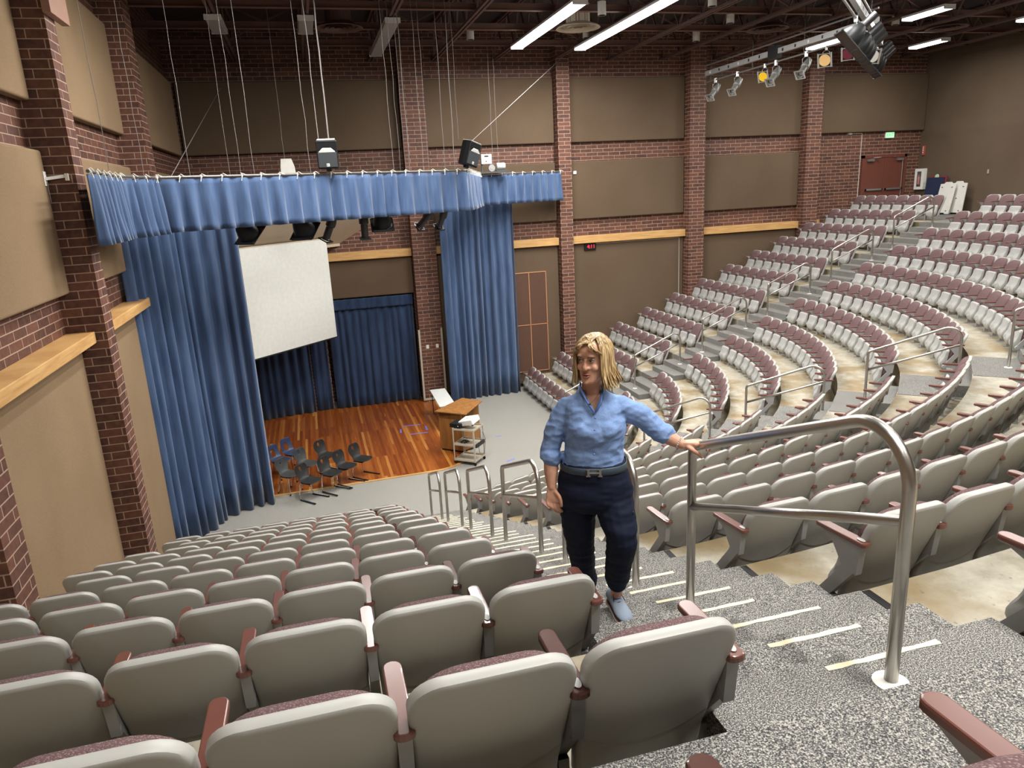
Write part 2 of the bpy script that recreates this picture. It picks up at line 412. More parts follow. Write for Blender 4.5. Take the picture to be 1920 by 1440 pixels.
# ------------------------------------------------------------------ ceiling: deck, trusses, purlins
struct(MB().bx(XC-.3, XR+.3, YN-.3, YC+.3, ZT, ZT+.2).build('ceiling', deck_m, smooth=False))
TX = [-1.4, .5, 2.4, 4.3, 6.2, 8.15, 10.05, 11.95, 13.9, 15.85, 17.75, 19.65, 21.55]
def truss(x):
    mb = MB(); z0, z1 = Z(3.93), Z(4.86)
    for dx in (-.05, .05):
        mb.bx(x+dx-.028, x+dx+.028, YN, YC, z0-.03, z0+.03).bx(x+dx-.028, x+dx+.028, YN, YC, z1-.03, z1+.03)
    n = 22; L = (YC-YN)/n
    for i in range(n):
        y = YN+i*L; mb.beam((x, y, z0), (x, y+L/2, z1), .04, .04).beam((x, y+L/2, z1), (x, y+L, z0), .04, .04)
    return mb.build('ceiling', truss_m, smooth=False)
for x in TX: struct(truss(x))
for i, y in enumerate([21.95, 19.9, 17.85, 15.6, 13.4, 11.2, 9, 6.8, 4.6, 2.4, .2]):
    mb = MB().bx(XC, XR, y-.07, y+.07, Z(4.04)-.006, Z(4.04)+.006).bx(XC, XR, y-.07, y+.07, Z(4.18)-.006, Z(4.18)+.006).bx(XC, XR, y-.006, y+.006, Z(4.04), Z(4.18))
    struct(mb.build('ceiling', beam_m, smooth=False))
mb = MB()
for i in range(6):
    for j in range(0, 12, 2):
        x0, x1 = TX[j], TX[j+1]; y = 20.9-i*4.1
        mb.beam((x0, y, Z(3.95)), (x1, y, Z(4.85)), .035, .035).beam((x0, y, Z(4.85)), (x1, y, Z(3.95)), .035, .035)
struct(mb.build('ceiling', truss_m, smooth=False))

# ------------------------------------------------------------------ auditorium seats
LEAN = .40
def yb(z): return -.04 - (z-.22)*LEAN*.98 if z > .22 else -.04
def back_map(x, z, d):        # backrest surface; d = distance towards the front
    return (x, yb(z) + d + .35*x*x, z)
def cushion_ring():
    return [(.0, .05), (.5, .052), (.86, .05), (.97, .036), (1.0, .02), (1.0, 0), (.5, 0), (0.0, 0)]
def seat_parts(detail=True):
    P = {}
    n = 7 if detail else 3
    sh = rrect(.49, .13, .79, .11, .04, .45, n=n, side=4)
    P['backrest'] = (MB().slab(sh, back_map, [(0, -.006), (.5, -.006), (.93, -.005), (.97, -.003), (.99, .002), (1, .011), (1, .043), (.99, .048), (.9, .048), (0, .048)]), shell_m)
    cu = rrect(.45, .34, .783, .15, .05, .42, n=n, side=3)
    P['back_cushion'] = (MB().slab(cu, back_map, [(.3, .04), (1, .046), (1.0, .066), (.97, .095), (.84, .116), (.5, .128), (0, .13)]), mauve)
    def pan_map(x, z, d):
        t = (z-.10)/.385; bulge = .06*math.exp(-((t-.33)/.25)**2) + .012*t
        return (x, .085 - .05*t + d*(1+0*t) + (bulge if d > 0 else 0) - .2*x*x, z)
    pn = rrect(.375, .10, .485, .05, .14, .36, n=n, side=4)
    P['seat'] = (MB().slab(pn, pan_map, [(0, -.02), (.8, -.02), (1, -.012), (1, .012), (.95, .026), (.8, .032), (.5, .034), (0, .035)]), pan_m)
    def sc_map(x, z, d): return (x, .06 - .05*(z-.12)/.40 - d, z)
    sq = rrect(.38, .15, .50, .06, .08, .36, n=n, side=3)
    P['seat_cushion'] = (MB().slab(sq, sc_map, [(.3, .0), (1, .005), (1, .045), (.93, .065), (.6, .075), (0, .078)]), mauve)
    return P
def arm_parts(x, detail=True, oval=False):
    n = 6 if detail else 2
    def cap_out(L0, L1, w_): 
        P = []
        for i in range(n+1): a = PI*i/n; P.append((x+math.cos(a)*w_/2, L1-w_/2+math.sin(a)*w_/2))
        for i in range(n+1): a = PI+PI*i/n; P.append((x+math.cos(a)*w_/2, L0+w_/2*.6+math.sin(a)*w_/2*.6))
        return P
    m1 = MB(); m1.loft([[(px_, py_, .595-.010*(py_+.2)/.35+dz) for px_, py_ in cap_out(-.20+i_, .16-i_, .062-2*i_)] for i_, dz in ((.004, 0), (0, .004), (0, .019), (.0025, .0245), (.006, .026))])
    m2 = MB()
    m2.loft([[(x-.022, -.17, .595), (x+.022, -.17, .595), (x+.022, .12, .585), (x-.022, .12, .585)],
             [(x-.021, -.165, .55), (x+.021, -.165, .55), (x+.021, .03, .55), (x-.021, .03, .55)],
             [(x-.020, -.15, .42), (x+.020, -.15, .42), (x+.020, -.06, .42), (x-.020, -.06, .42)]])
    m2.beam((x, -.125, .47), (x, .085, .19), .042, .068)
    m2.beam((x, .035, .22), (x, .035, 0.0), .038, .075, Vector((0, 1, 0)))
    if detail: m2.lathe([(.0, -.027), (.034, -.026), (.042, -.018), (.042, .018), (.034, .026), (.0, .027)], (x, .088, .19), (1, 0, 0), 12)
    m2.bx(x-.035, x+.035, -.06, .12, 0.0, .012)
    return m1, m2
def make_seat(arms, name='auditorium_seat'):
    root = empty(name, (0, 0, 0))
    for nm, (mb, m) in seat_parts().items():
        mb.build(nm, m, root, auto=35)
    for x in arms:
        a, b = arm_parts(x); st = b.build('arm_stand', stand_m, root, auto=35); a.build('armrest', arm_m, root, auto=18)
        if len(arms) > 1:
            mb = MB().lathe([(.0, 0), (.014, 0), (.014, .0012), (0, .0012)], (0, 0, 0), (0, 0, 1), 12)
            mb.v = [(v[0]*1.0+x, v[1]*1.9-.15, v[2]+.6225) for v in mb.v]; mb.build('row_plate', mat('worn_white_plate', (.42, .41, .39), .5), root)
    return root
PW = .515/2
proto_l = make_seat((PW,)); proto_both = make_seat((-PW, PW)); proto_both.name = 'auditorium_seat'
seats = []     # (x, y, z, rz, block, row, n, count)
def seat_at(s, t, lat=None):
    """position and heading of a seat whose backrest top stands at row distance s"""
SO = .28
for k in range(1, 14):
    s = Sk(k+1) - SO; r_ = s - A
    for i in range(8):
        x = OX - (.94 if k % 2 == 0 else .98) - .515*i
        if not (i == 7 and any(y0-.35 < YC-s < y1+.35 for y0, y1 in LP)): seats.append((x, YC - s, Zk(k), 0, 'left', k, i, 8))
        seats.append((XC + s, OY + .96 + .50*i, Zk(k), PI/2, 'right', k, i, 8))
    rt = Sk(k+1) - A     # radius at the backrest
    a0 = math.asin(1.03/rt); a1 = PI/4 - math.asin(1.05/rt)
    n = max(1, int((a1-a0)*rt/.515 + .35) + 1)
    for i in range(n):
        t = a0 + (a1-a0)*i/max(1, n-1)
        for half in (0, 1):
            ang = t if half == 0 else PI/2 - t
            seats.append((OX + math.sin(ang)*r_, OY - math.cos(ang)*r_, Zk(k), ang, 'inner' if half == 0 else 'outer', k, i, n))
def visible(x, y, z):
    p = Vector((x, y, z+.5 - CAMZ)); d = p.dot(fw)
    if d < .3: return None
    px_ = 960 + FPX*p.dot(rr)/d; py_ = 720 - FPX*p.dot(uu)/d
    mg = 260/d
    if -mg-40 < px_ < 1960+mg and -40 < py_ < 1480+mg*1.5: return d
    return None
cand = []
for s_ in seats:
    d = visible(*s_[:3])
    if s_[4] == 'left' and s_[5] == 13 and s_[6] < 4: d = .8
    if d is not None: cand.append((d, s_))
cand.sort(key=lambda q: q[0])
BL = {'left': 'left block', 'right': 'far brick-wall block', 'inner': 'near middle block', 'outer': 'far middle block'}
GR = {'left': 'seats of the left block', 'right': 'seats of the far block by the brick wall', 'inner': 'seats of the near middle block', 'outer': 'seats of the far middle block'}
LK = {'left': 'grey-backed seat', 'right': 'mauve folding seat', 'inner': 'grey-backed seat', 'outer': 'mauve folding seat'}
# 300 that show largest as things of their own, the rest as one
rest = cand[300:]; cand = cand[:300]
for d, (x, y, z, rz, blk, k, i, n) in cand:
    end = i == 0 or i == n-1
    src = proto_both if (i == 0 and blk in ('left',)) or end and blk != 'left' else proto_l
    c = copy_tree(src); c.location = (x, y, z); c.rotation_euler = (0, 0, rz)
    aisle_ = 'aisle' if blk in ('left', 'right') else ('left aisle' if blk == 'inner' else 'far aisle')
    tag(c, '%s, %s from the %s, %s row up, %s' % (LK[blk], ORD[i], aisle_, ORD[k-1], BL[blk]), 'seat', GR[blk])
def kill(o):
    for ch in list(o.children): kill(ch)
    bpy.data.objects.remove(o)
kill(proto_l); kill(proto_both)
lo = {}
for nm, (mb, m) in seat_parts(False).items(): lo[nm] = (mb, m)
a_, b_ = arm_parts(PW, False); lo['armrest'] = (a_, arm_m); lo['arm_stand'] = (b_, stand_m)
mats_ = [shell_m, mauve, pan_m, arm_m, stand_m]; allv = []; allf = []; mis = []
for d, (x, y, z, rz, blk, k, i, n) in rest:
    T = Matrix.Translation((x, y, z)) @ Matrix.Rotation(rz, 4, 'Z')
    for nm, (mb, m) in lo.items():
        b0 = len(allv); allv += [tuple(T @ Vector(v)) for v in mb.v]; allf += [tuple(q+b0 for q in f_) for f_ in mb.f]; mis += [mats_.index(m)]*len(mb.f)
if rest:
    me = bpy.data.meshes.new('auditorium_seats'); me.from_pydata(allv, [], allf)
    for m in mats_: me.materials.append(m)
    me.polygons.foreach_set('material_index', mis); me.shade_smooth(); me.set_sharp_from_angle(angle=R(40))
    o = bpy.data.objects.new('auditorium_seats', me); col.objects.link(o)
    tag(o, 'farthest folding seats of mauve and grey in the upper rows', 'seats', None, 'stuff')

# ------------------------------------------------------------------ stair rails
def bend(p0, p1, p2, r_, n=7):
    p0, p1, p2 = Vector(p0), Vector(p1), Vector(p2); a = (p0-p1).normalized(); b = (p2-p1).normalized()
    ang = a.angle(b); t = r_/math.tan(ang/2); c = p1 + (a+b).normalized()*(r_/math.sin(ang/2))
    s0 = p1+a*t; s1 = p1+b*t; out = []
    v0 = s0-c; v1 = s1-c; th = v0.angle(v1)
    for i in range(n+1):
        q = i/n; out.append(c + (v0*math.sin((1-q)*th) + v1*math.sin(q*th))/math.sin(th))
    return out
def make_rail(run, z0, z1):
    """local x = uphill; lower post at 0, upper post at run"""
    root = empty('stair_rail', (0, 0, 0))
    H0, r_ = .97, .024
    top1 = z0 + H0 + run*.40
    a = (0, 0, z0); b = (0, 0, z0+H0); c = (run, 0, top1+.03); d = (run, 0, z1)
    MB().tube([a] + bend(a, b, c, .07) + bend(b, c, d, .19, 10) + [d], r_, 12).build('handrail', steel, root, auto=0)
    MB().tube([(0, 0, z0+H0-.34), (run, 0, z0+H0-.34+run*.39)], r_*.85, 10).build('mid_rail', steel, root, auto=0)
    for x, z in ((0, z0), (run, z1)):
        MB().lathe([(0, 0), (.062, 0), (.062, .004), (.03, .012), (0, .012)], (x, 0, z), (0, 0, 1), 18).build('floor_flange', white_p, root)
    return root
td = PITCH_R/3
nr = 0
NM = ['lowest', 'second', 'third', 'fourth', 'fifth', 'uppermost']
for i in range(6):
    k = 2*i+2      # terrace whose tread minus two carries the lower post
    sl = Sk(k) - 1.5*td; su = Sk(k) + 2.5*td
    if i == 0: sl = Sk(2) - .5*td - .35
    z0 = Zk(k) - 2*RISE/3; z1 = Zk(k) + 2*RISE/3
    if i == 0: sl = Sk(2)-1.5*td; z0 = RISE/3
    for left in (True, False):
        rl = make_rail(su-sl, 0.006, z1-z0+.006)
        x, y = straight(sl, 0, left); rl.location = (x, y, z0); rl.rotation_euler = (0, 0, -PI/2 if left else 0)
        tag(rl, 'brushed steel stair rail, %s one on the %s aisle' % (NM[i], 'near left' if left else 'far right'), 'handrail', 'rails along the %s aisle' % ('near left' if left else 'far right'))
for i in range(6):
    k = 2*i+2; sl = Sk(k)-.55; su = sl+1.42
    z0 = Zk(k-1) if k > 1 else 0; z1 = Zk(k)
    p = dg(sl, 0); rl = make_rail(su-sl, .007, z1-z0+.007)
    rl.location = (p.x, p.y, z0); rl.rotation_euler = (0, 0, -PI/4)
    tag(rl, 'brushed steel stair rail, %s one on the diagonal middle aisle' % NM[i], 'handrail', 'rails along the diagonal middle aisle')

# tape strips on the treads of the near aisle
tape_m = mat('cream_masking_tape', (.72, .66, .46), .7)
for j in range(1, 35):
    s = Sk(2)+td*(j-2)+.045; z = RISE/3*(j+1)+.0065
    xa = 1.45 if j < 28 else 1.66; xb = 2.08 if j % 2 else 2.16
    if j < 26: xa = 1.25 + .1*random.random()
    xa += random.uniform(-.02, .02); xb += random.uniform(-.03, .03); y = YC - s
    w_ = .012; P = []
    n = 9; up = [(xa+(xb-xa)*q/n, y+w_+random.uniform(-.0035, .0035)) for q in range(n+1)]; dn = [(xa+(xb-xa)*q/n, y-w_+random.uniform(-.0035, .0035)) for q in range(n, -1, -1)]
    o = MB().prism(up[::-1]+dn[::-1], z, z+.0016).build('tape_strip', tape_m, smooth=False)
    tag(o, 'cream tape strip on the %s tread of the near left aisle, counted from the bottom' % (ORD[j-1] if j <= 30 else ('thirty-'+ORD[j-31])), 'tape', 'tape strips on the near left stair')
for nm, x, y, L, a in (('tape_mark', 2.32, 20.72, .55, -4), ('tape_mark', 2.42, 19.88, .5, -4), ('tape_mark', 2.70, 20.28, .42, 88), ('tape_mark', 1.95, 20.3, .35, 85), ('tape_mark', 4.5, 18.75, .18, 0), ('tape_mark', 4.32, 16.82, .28, 25)):
    o = MB().box((0, 0, 0), (L, .045, .0015)).build(nm, mat('blue_tape', (.12, .17, .60), .6), smooth=False); o.location = (x, y, .0195 if x < 3.4 else .0012); o.rotation_euler = (0, 0, R(a))
    tag(o, {2.32: 'blue tape line farthest back on the stage boards', 2.42: 'blue tape line nearest the lectern front on the stage boards', 2.70: 'short blue tape mark right of the square on the stage', 1.95: 'short blue tape mark left of the square on the stage', 4.5: 'small scrap of blue tape on grey carpet beside the cart', 4.32: 'crumpled blue tape on the grey carpet nearer the seats'}[x], 'tape')

# ------------------------------------------------------------------ curtains
def drape(path, z0, z1, m, name, amp=.07, wl=.16, parent=None, flare=.0, gather=0, seed=1, thick=.012, irregular=.5):
    """a pleated hanging cloth along the plan polyline"""
    rnd = random.Random(seed); pts = [Vector((p[0], p[1])) for p in path]
    seg = [(pts[i+1]-pts[i]).length for i in range(len(pts)-1)]; L = sum(seg)
    def at(s):
        for i, l_ in enumerate(seg):
            if s <= l_ or i == len(seg)-1:
                d = (pts[i+1]-pts[i]).normalized(); return pts[i]+d*s, Vector((-d.y, d.x))
            s -= l_
    nodes = []; s = 0; sg = 1
    while s < L:
        nodes.append((s, sg*amp*(1+irregular*rnd.uniform(-1, .6)))); s += wl*.5*(1+irregular*rnd.uniform(-.6, .9)); sg = -sg
    nodes.append((L, sg*amp*.5))
    cols = []
    for (s0, a0), (s1, a1) in zip(nodes[:-1], nodes[1:]):
        for q in range(4):
            t = q/4; e = (1-math.cos(PI*t))/2; cols.append((s0+(s1-s0)*t, a0+(a1-a0)*e))
    cols.append(nodes[-1]); H = z1-z0
    rows = 9; V = []; ph = [rnd.uniform(-1, 1) for _ in cols]
    for j in range(rows+1):
        h = j/rows; z = z0+H*h
        for i, (s, a) in enumerate(cols):
            p, nn = at(min(s, L)); k = (1 - .35*h) if not gather else (.45+.75*(1-h))
            off = a*k + flare*(1-h) + .012*math.sin(5*h+ph[i]*1.5)*(1-h)
            zz = z - (.012*math.cos(a/amp) if j == 0 else 0)
            V.append((p.x+nn.x*off, p.y+nn.y*off, zz))
    n = len(cols); F = [(j*n+i, j*n+i+1, (j+1)*n+i+1, (j+1)*n+i) for j in range(rows) for i in range(n-1)]
    o = MB().add(V, F).build(name, m, parent, auto=0)
    md = o.modifiers.new('solid', 'SOLIDIFY'); md.thickness = thick
    return o
ZV = Z(.50)
o = drape([(-3.22, 14.35), (-2.95, 14.95), (-2.64, 15.35), (-2.56, 15.76), (-2.31, 15.98), (-1.84, 16.22), (-1.42, 16.33)], .02, Z(.15), blue, 'stage_curtain', .115, .25, seed=3)
tag(o, 'long blue pleated stage curtain hanging at the left end of the stage', 'curtain')
o = drape([(3.95, 22.45), (4.36, 22.75), (5.08, 22.9), (5.69, 22.9), (6.36, 22.92)], .02, Z(.2), blue, 'stage_curtain', .10, .22, seed=5)
tag(o, 'long blue pleated stage curtain beside the right brick pilaster', 'curtain')
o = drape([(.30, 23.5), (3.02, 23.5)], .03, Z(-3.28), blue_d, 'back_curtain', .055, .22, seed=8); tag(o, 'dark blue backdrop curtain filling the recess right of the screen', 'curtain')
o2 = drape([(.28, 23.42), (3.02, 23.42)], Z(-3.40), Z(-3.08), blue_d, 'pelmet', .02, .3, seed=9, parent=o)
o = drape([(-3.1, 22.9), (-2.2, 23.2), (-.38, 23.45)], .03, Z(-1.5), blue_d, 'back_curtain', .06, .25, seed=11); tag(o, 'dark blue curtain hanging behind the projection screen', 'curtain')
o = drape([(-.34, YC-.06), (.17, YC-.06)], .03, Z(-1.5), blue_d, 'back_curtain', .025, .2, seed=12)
tag(o, 'narrow dark blue curtain set back between the two backdrop curtains', 'curtain')

VP = [(-2.60, 10.7), (-2.66, 12.6), (-2.35, 13.8), (3.80, 17.4), (5.15, 21.9), (8.02, 22.85)]
def rod_thing(pts, label, r_=.022):
    o = MB().tube([(x, y, ZV) for x, y in pts], r_, 8).build('curtain_pipe', mat('dull_pipe', (.16, .15, .14), .5, .6)); return tag(o, label, 'pipe')
rod_thing([VP[0], VP[1], VP[2]], 'steel valance pipe running along the left wall')
rod_thing([VP[2], VP[3]], 'long steel valance pipe across the front of the stage')
rod_thing([VP[3], VP[4], VP[5]], 'steel valance pipe running back to the right brick pilaster')
vi = 0
for pts, lab, wl, am, sd, hh in (((VP[0], VP[1]), 'bunched blue valance at the left wall', .16, .07, 21, .90), ((VP[1], VP[2]), 'blue valance on the corner by the left pilaster', .22, .07, 22, .90),
                       ((VP[2], VP[3]), 'wide blue valance across the front of the stage', .34, .075, 23, .88), ((VP[3], VP[4]), 'blue valance folding back behind the right loudspeaker', .24, .05, 24, .88),
                       ((VP[4], VP[5]), 'short blue valance ending at the right brick pilaster', .30, .07, 25, .86)):
    p0, p1 = Vector(pts[0]), Vector(pts[1]); L = (p1-p0).length; d = (p1-p0)/L
    o = drape([pts[0], pts[1]], ZV-.03-hh, ZV-.035, blue, 'valance', am, wl, gather=1, seed=sd, thick=.008, irregular=.4, flare=-.03)
    tag(o, lab, 'valance', 'blue valances above the stage')
    n = int(L/.37)
    for i in range(n+1):
        q = p0 + d*min(L-.02, .02+i*L/max(1, n)); mb = MB()
        mb.lathe([(.0, -.018), (.030, -.016), (.030, .016), (0, .018)], (q.x, q.y, ZV), (d.x, d.y, 0), 8)
        nx, ny = d.y, -d.x; a_ = random.uniform(-.5, .5)
        mb.tube([(q.x, q.y, ZV+.02), (q.x+nx*.03+d.x*.05*a_, q.y+ny*.03+d.y*.05*a_, ZV+.045), (q.x+nx*.05+d.x*.09, q.y+ny*.05+d.y*.09, ZV+.0)], .007, 5)
        mb.tube([(q.x+nx*.03, q.y+ny*.03, ZV+.01), (q.x+nx*.06-d.x*.04, q.y+ny*.06-d.y*.04, ZV-.09)], .006, 5)
        mb.build('cord_tie', rope_m, o)
# projection screen and the sloping soffit above it
PS = [(-2.35, 19.6), (.5, 22.45)]
rt_ = empty('projection_screen', ((PS[0][0]+PS[1][0])/2, (PS[0][1]+PS[1][1])/2, Z(-4.08)), PI/4, 'large white projection screen pulled down at the back of the stage', 'screen')
W2 = (Vector(PS[1])-Vector(PS[0])).length/2
scr = mat('matte_white_screen', (.68, .69, .65), .8)
MB().bx(-W2, W2, -.003, .003, .02, 2.95).build('screen_fabric', scr, rt_, smooth=False)
MB().bx(-W2-.02, W2+.02, -.015, .015, 0, .035).build('weight_bar', black_m, rt_, smooth=False)
MB().bx(-W2-.12, W2+.14, .01, .13, 2.86, 2.98).build('housing', beige_m, rt_, smooth=False)
def dl(c, s, z):   # point on the line u+v=c, s along (1,1)/sqrt2 measured from the diagonal
    return Vector((XC + c/2 + s*ca, YC - c/2 + s*ca, z))
V = []
for c, z in ((4.15, Z(-1.42)), (7.15, Z(.25))):
    hw = c/2*math.sqrt(2)-.02
    for s in (-hw, hw): V += [dl(c, s, z), dl(c, s, z+.16)]
struct(MB().add(V, [(0,2,6,4),(1,5,7,3),(0,1,3,2),(4,6,7,5),(0,4,5,1),(2,3,7,6)]).build('ceiling', beige_m, smooth=False))
V = []
for c in (4.15, 4.3):
    hw = c/2*math.sqrt(2)-.03
    for s in (-hw, hw): V += [dl(c, s, Z(-1.42)), dl(c, s, Z(-1.20))]
struct(MB().add(V, [(0,2,6,4),(1,5,7,3),(0,1,3,2),(4,6,7,5),(0,4,5,1),(2,3,7,6)]).build('ceiling', beige_m, smooth=False))

# ------------------------------------------------------------------ fluorescent fixtures
lens_on = mat('lit_tube_lens', (.9, .9, .9), .5, emit=(1, .985, .95), estr=LAMP_E)
lens_off = mat('unlit_tube_lens', (.36, .36, .37), .45)
housing_m = mat('white_fixture_housing', (.72, .72, .72), .45)
def fixture(x, y0, y1, z, lit, label, n=1, group=None, pw=1.0):
    rt = empty('ceiling_light', (x, (y0+y1)/2, z), 0, label, 'light', group); L = y1-y0
    MB().bx(-.17, .17, -L/2, L/2, .045, .10).bx(-.03, .03, -L/2+.2, -L/2+.26, .10, .16).bx(-.03, .03, L/2-.26, L/2-.2, .10, .16).build('housing', housing_m, rt, smooth=False)
    for i in range(n):
        a = -L/2+L/n*i+.01; b = -L/2+L/n*(i+1)-.01
        MB().loft([[(-.17, yy, .045), (-.155, yy, .005), (-.13, yy, -.005), (.13, yy, -.005), (.155, yy, .005), (.17, yy, .045)] for yy in (a, b)]).build('lens', lens_on if lit else lens_off, rt, smooth=False)
    for yy in (-L/2, L/2): MB().bx(-.175, .175, yy-.012, yy+.012, -.01, .10).build('end_cap', housing_m, rt, smooth=False)
    if lit:
        li = bpy.data.lights.new('tube_light', 'AREA'); li.shape = 'RECTANGLE'; li.size = .30; li.size_y = L-.1; li.energy = LAMP_W*L/1.25*pw
        li.color = (1, .972, .925); li.spread = PI
        lo_ = bpy.data.objects.new('tube_light', li); col.objects.link(lo_); lo_.parent = rt; lo_.location = (0, 0, -.03)
    return rt
ZL = Z(3.78)
fixture(6.2, 16.05, 21.0, ZL, True, 'long lit fluorescent light, left one of the two bright ceiling strips', 4)
fixture(8.15, 15.2, 21.2, ZL, True, 'long lit fluorescent light, right one of the two bright ceiling strips', 5)
fixture(15.85, 15.95, 17.3, ZL, True, 'single lit fluorescent light, upper of two at right beside the lighting bar')
fixture(15.85, 19.5, 21.2, ZL, True, 'lit fluorescent light seen behind the lighting raceway')
fixture(19.65, 19.8, 21.1, ZL, True, 'single lit fluorescent light nearest the rear fabric wall')
fixture(19.65, 15.6, 17.3, ZL, True, 'lit fluorescent light cut off by the right edge')
fixture(-1.4, 17.75, 19.15, ZL, False, 'unlit fluorescent light nearest the left pilaster')
fixture(.5, 17.75, 19.15, ZL, False, 'unlit fluorescent light, middle one of three dark fixtures')
fixture(2.4, 17.9, 22.0, ZL, False, 'unlit fluorescent light of three joined lengths over the stage', 3)
# unseen lit fixtures over the seating, several added to brighten woman and left wall
i_ = 0
for x, y, pw in ((.5, 12.6, 1.6), (2.4, 12.6, 1.6), (4.3, 9.2, .8), (6.2, 12, 1.1), (8.15, 6.5, .8), (10.05, 12.2, .7), (10.05, 8, .6), (2.4, 1.7, 1.05), (4.3, .4, 1.1), (.5, .2, .35), (13.9, 11.5, .6), (13.9, 7.0, .5), (17.75, 11.5, .5), (17.75, 7, .4)):
    i_ += 1
    fixture(x, y-1.25, y+1.25, ZL, True, 'unseen overhead lit fluorescent light, %s, %s the %s' % (('stage end' if y > 10 else 'middle' if y > 4 else 'rear end', 'second over' if (x, y) in ((2.4, 12.6), (2.4, 1.7)) else 'over', 'left wall' if x < 3 else 'left aisle' if x < 5 else 'near middle block' if x < 7 else 'hall centre' if x < 9 else 'diagonal aisle' if x < 12 else 'far middle seats' if x < 15 else 'rear wall')), 2, 'unseen lights over the seating', pw)

# can lights, round diffusers
can_m = mat('white_can', (.62, .60, .56), .5)
for n_, (x, y, z) in enumerate(((4.73, 20.3, 3.9), (11.0, 17.95, 3.85), (7.3, 17.5, 3.9), (8.0, 20.3, 3.95), (11.3, 20.2, 3.85), (5.25, 15.75, 3.85), (9.4, 16.1, 3.8), (16.3, 18.2, 3.9))):
    rt = empty('can_light', (x, y, Z(z)-.02), 0, 'white cylinder can light, %s' % ('between the dark truss and the left bright strip', 'right of the middle, below a purlin', 'just right of the round diffuser', 'behind the right bright strip', 'lower one beside the long sloping truss', 'at the top edge left of the bright strip', 'behind the top end of the right bright strip', 'small one behind the right-hand light')[n_], 'light', 'white can lights')
    MB().lathe([(.0, 0.02), (.085, .02), (.10, 0), (.10, .30), (0, .30)], n=18, cap0=False).build('can', can_m, rt)
    MB().lathe([(.0, .015), (.07, .015), (.07, .0), (.085, .0)], n=18, cap0=False, cap1=False).build('baffle', black_m, rt)
    MB().tube([(0, 0, .3), (0, 0, 1.1)], .012, 6).build('stem', truss_m, rt)
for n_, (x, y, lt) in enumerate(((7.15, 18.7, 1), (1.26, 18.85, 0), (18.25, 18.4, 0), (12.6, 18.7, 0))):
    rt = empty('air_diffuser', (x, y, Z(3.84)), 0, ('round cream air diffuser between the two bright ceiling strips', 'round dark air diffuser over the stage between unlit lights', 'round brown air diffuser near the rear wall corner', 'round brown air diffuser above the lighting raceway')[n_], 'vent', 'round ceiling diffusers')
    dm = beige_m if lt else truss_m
    MB().lathe([(.30, .55), (.30, .12), (.52, .04), (.56, 0), (.50, .0), (.44, .05)], n=32, cap0=False, cap1=False).build('outer_cone', dm, rt)
    for r_ in (.36, .24, .12): MB().lathe([(r_, -.005), (r_-.06, .06), (r_-.075, .06), (r_-.02, -.01)], n=28, cap0=False, cap1=False).build('ring', dm, rt)
    MB().lathe([(.30, .12), (.30, .9), (.0, .9)], n=24, cap0=False, cap1=False).build('duct', beam_m, rt)
o = MB().lathe([(.33, 0), (.33, .55), (.0, .55)], (12.45, 15.3, Z(3.95)), n=22, cap1=False).build('duct_drop', beam_m); tag(o, 'round brown duct hanging at the top edge above the raceway', 'duct')
o = bevel(MB().bx(XC+.50, XC+.60, 11.05, 11.85, Z(2.42), Z(3.4)).build('duct_box', mat('tan_metal_box', (.30, .17, .12), .6), smooth=False)); tag(o, 'tan metal box on the left wall beside the brick pilaster', 'box')

# ------------------------------------------------------------------ loudspeakers, motor, wires
def speaker(loc, rz, tilt, label):
    rt = empty('loudspeaker', loc, rz, label, 'speaker'); rt.rotation_euler = (tilt, 0, rz)
    # front faces local -y ; tapered cabinet
    W, D, H = .40, .34, .54
    rings = []
    for z, k in ((0, .93), (.02, .99), (H-.03, 1), (H, .95)):
        P = [(-W/2, -D/2), (W/2, -D/2), (W/2, -D*.1), (W*.30, D/2), (-W*.30, D/2), (-W/2, -D*.1)]
        rings.append([(x*k, y*k, z) for x, y in P])
    bevel(MB().loft(rings).build('cabinet', black_p, rt, smooth=False), .012, 2)
    bevel(MB().bx(-W/2+.02, W/2-.02, -D/2-.012, -D/2+.01, .03, .31).build('grille', mat('speaker_grille', (.03, .034, .04), .6), rt, smooth=False), .008)
    # flared horn: dark recess with a pale lower lip
    MB().loft([[(-.15, -D/2-.004, .33), (.15, -D/2-.004, .33), (.17, -D/2-.004, .50), (-.17, -D/2-.004, .50)], [(-.05, -D/2+.10, .40), (.05, -D/2+.10, .40), (.05, -D/2+.10, .45), (-.05, -D/2+.10, .45)]], cap=False).build('horn', black_m, rt, smooth=False)
    MB().loft([[(-.155, -D/2-.016, .315), (.155, -D/2-.016, .315), (.155, -D/2-.014, .33), (-.155, -D/2-.014, .33)], [(-.08, -D/2-.018, .385), (.08, -D/2-.018, .385), (.08, -D/2-.010, .395), (-.08, -D/2-.010, .395)]]).build('horn_lip', mat('pale_horn_lip', (.45, .46, .44), .4), rt, smooth=False)
    mb = MB().bx(-.028, .028, -D/2-.018, -D/2-.01, .05, .105); b_ = mb.build('badge', white_p, rt, smooth=False)
    mb = MB().bx(-.018, -.006, -D/2-.021, -D/2-.017, .06, .095).bx(.004, .016, -D/2-.021, -D/2-.017, .07, .085); mb.build('badge_mark', black_m, b_, smooth=False)
    MB().bx(-.05, .05, -.04, .04, -.06, .0).build('bracket', black_m, rt, smooth=False)
    return rt
sp1 = speaker((.56, 15.42, Z(.60)), -R(4), R(8), 'black loudspeaker standing on the middle of the valance pipe')
MB().bx(-.17, .17, -.15, .12, .541, .548).build('cabinet_top', mat('pale_grey_cabinet', (.62, .61, .56), .6), sp1, smooth=False)  # thin pale grey slab over the black cabinet top
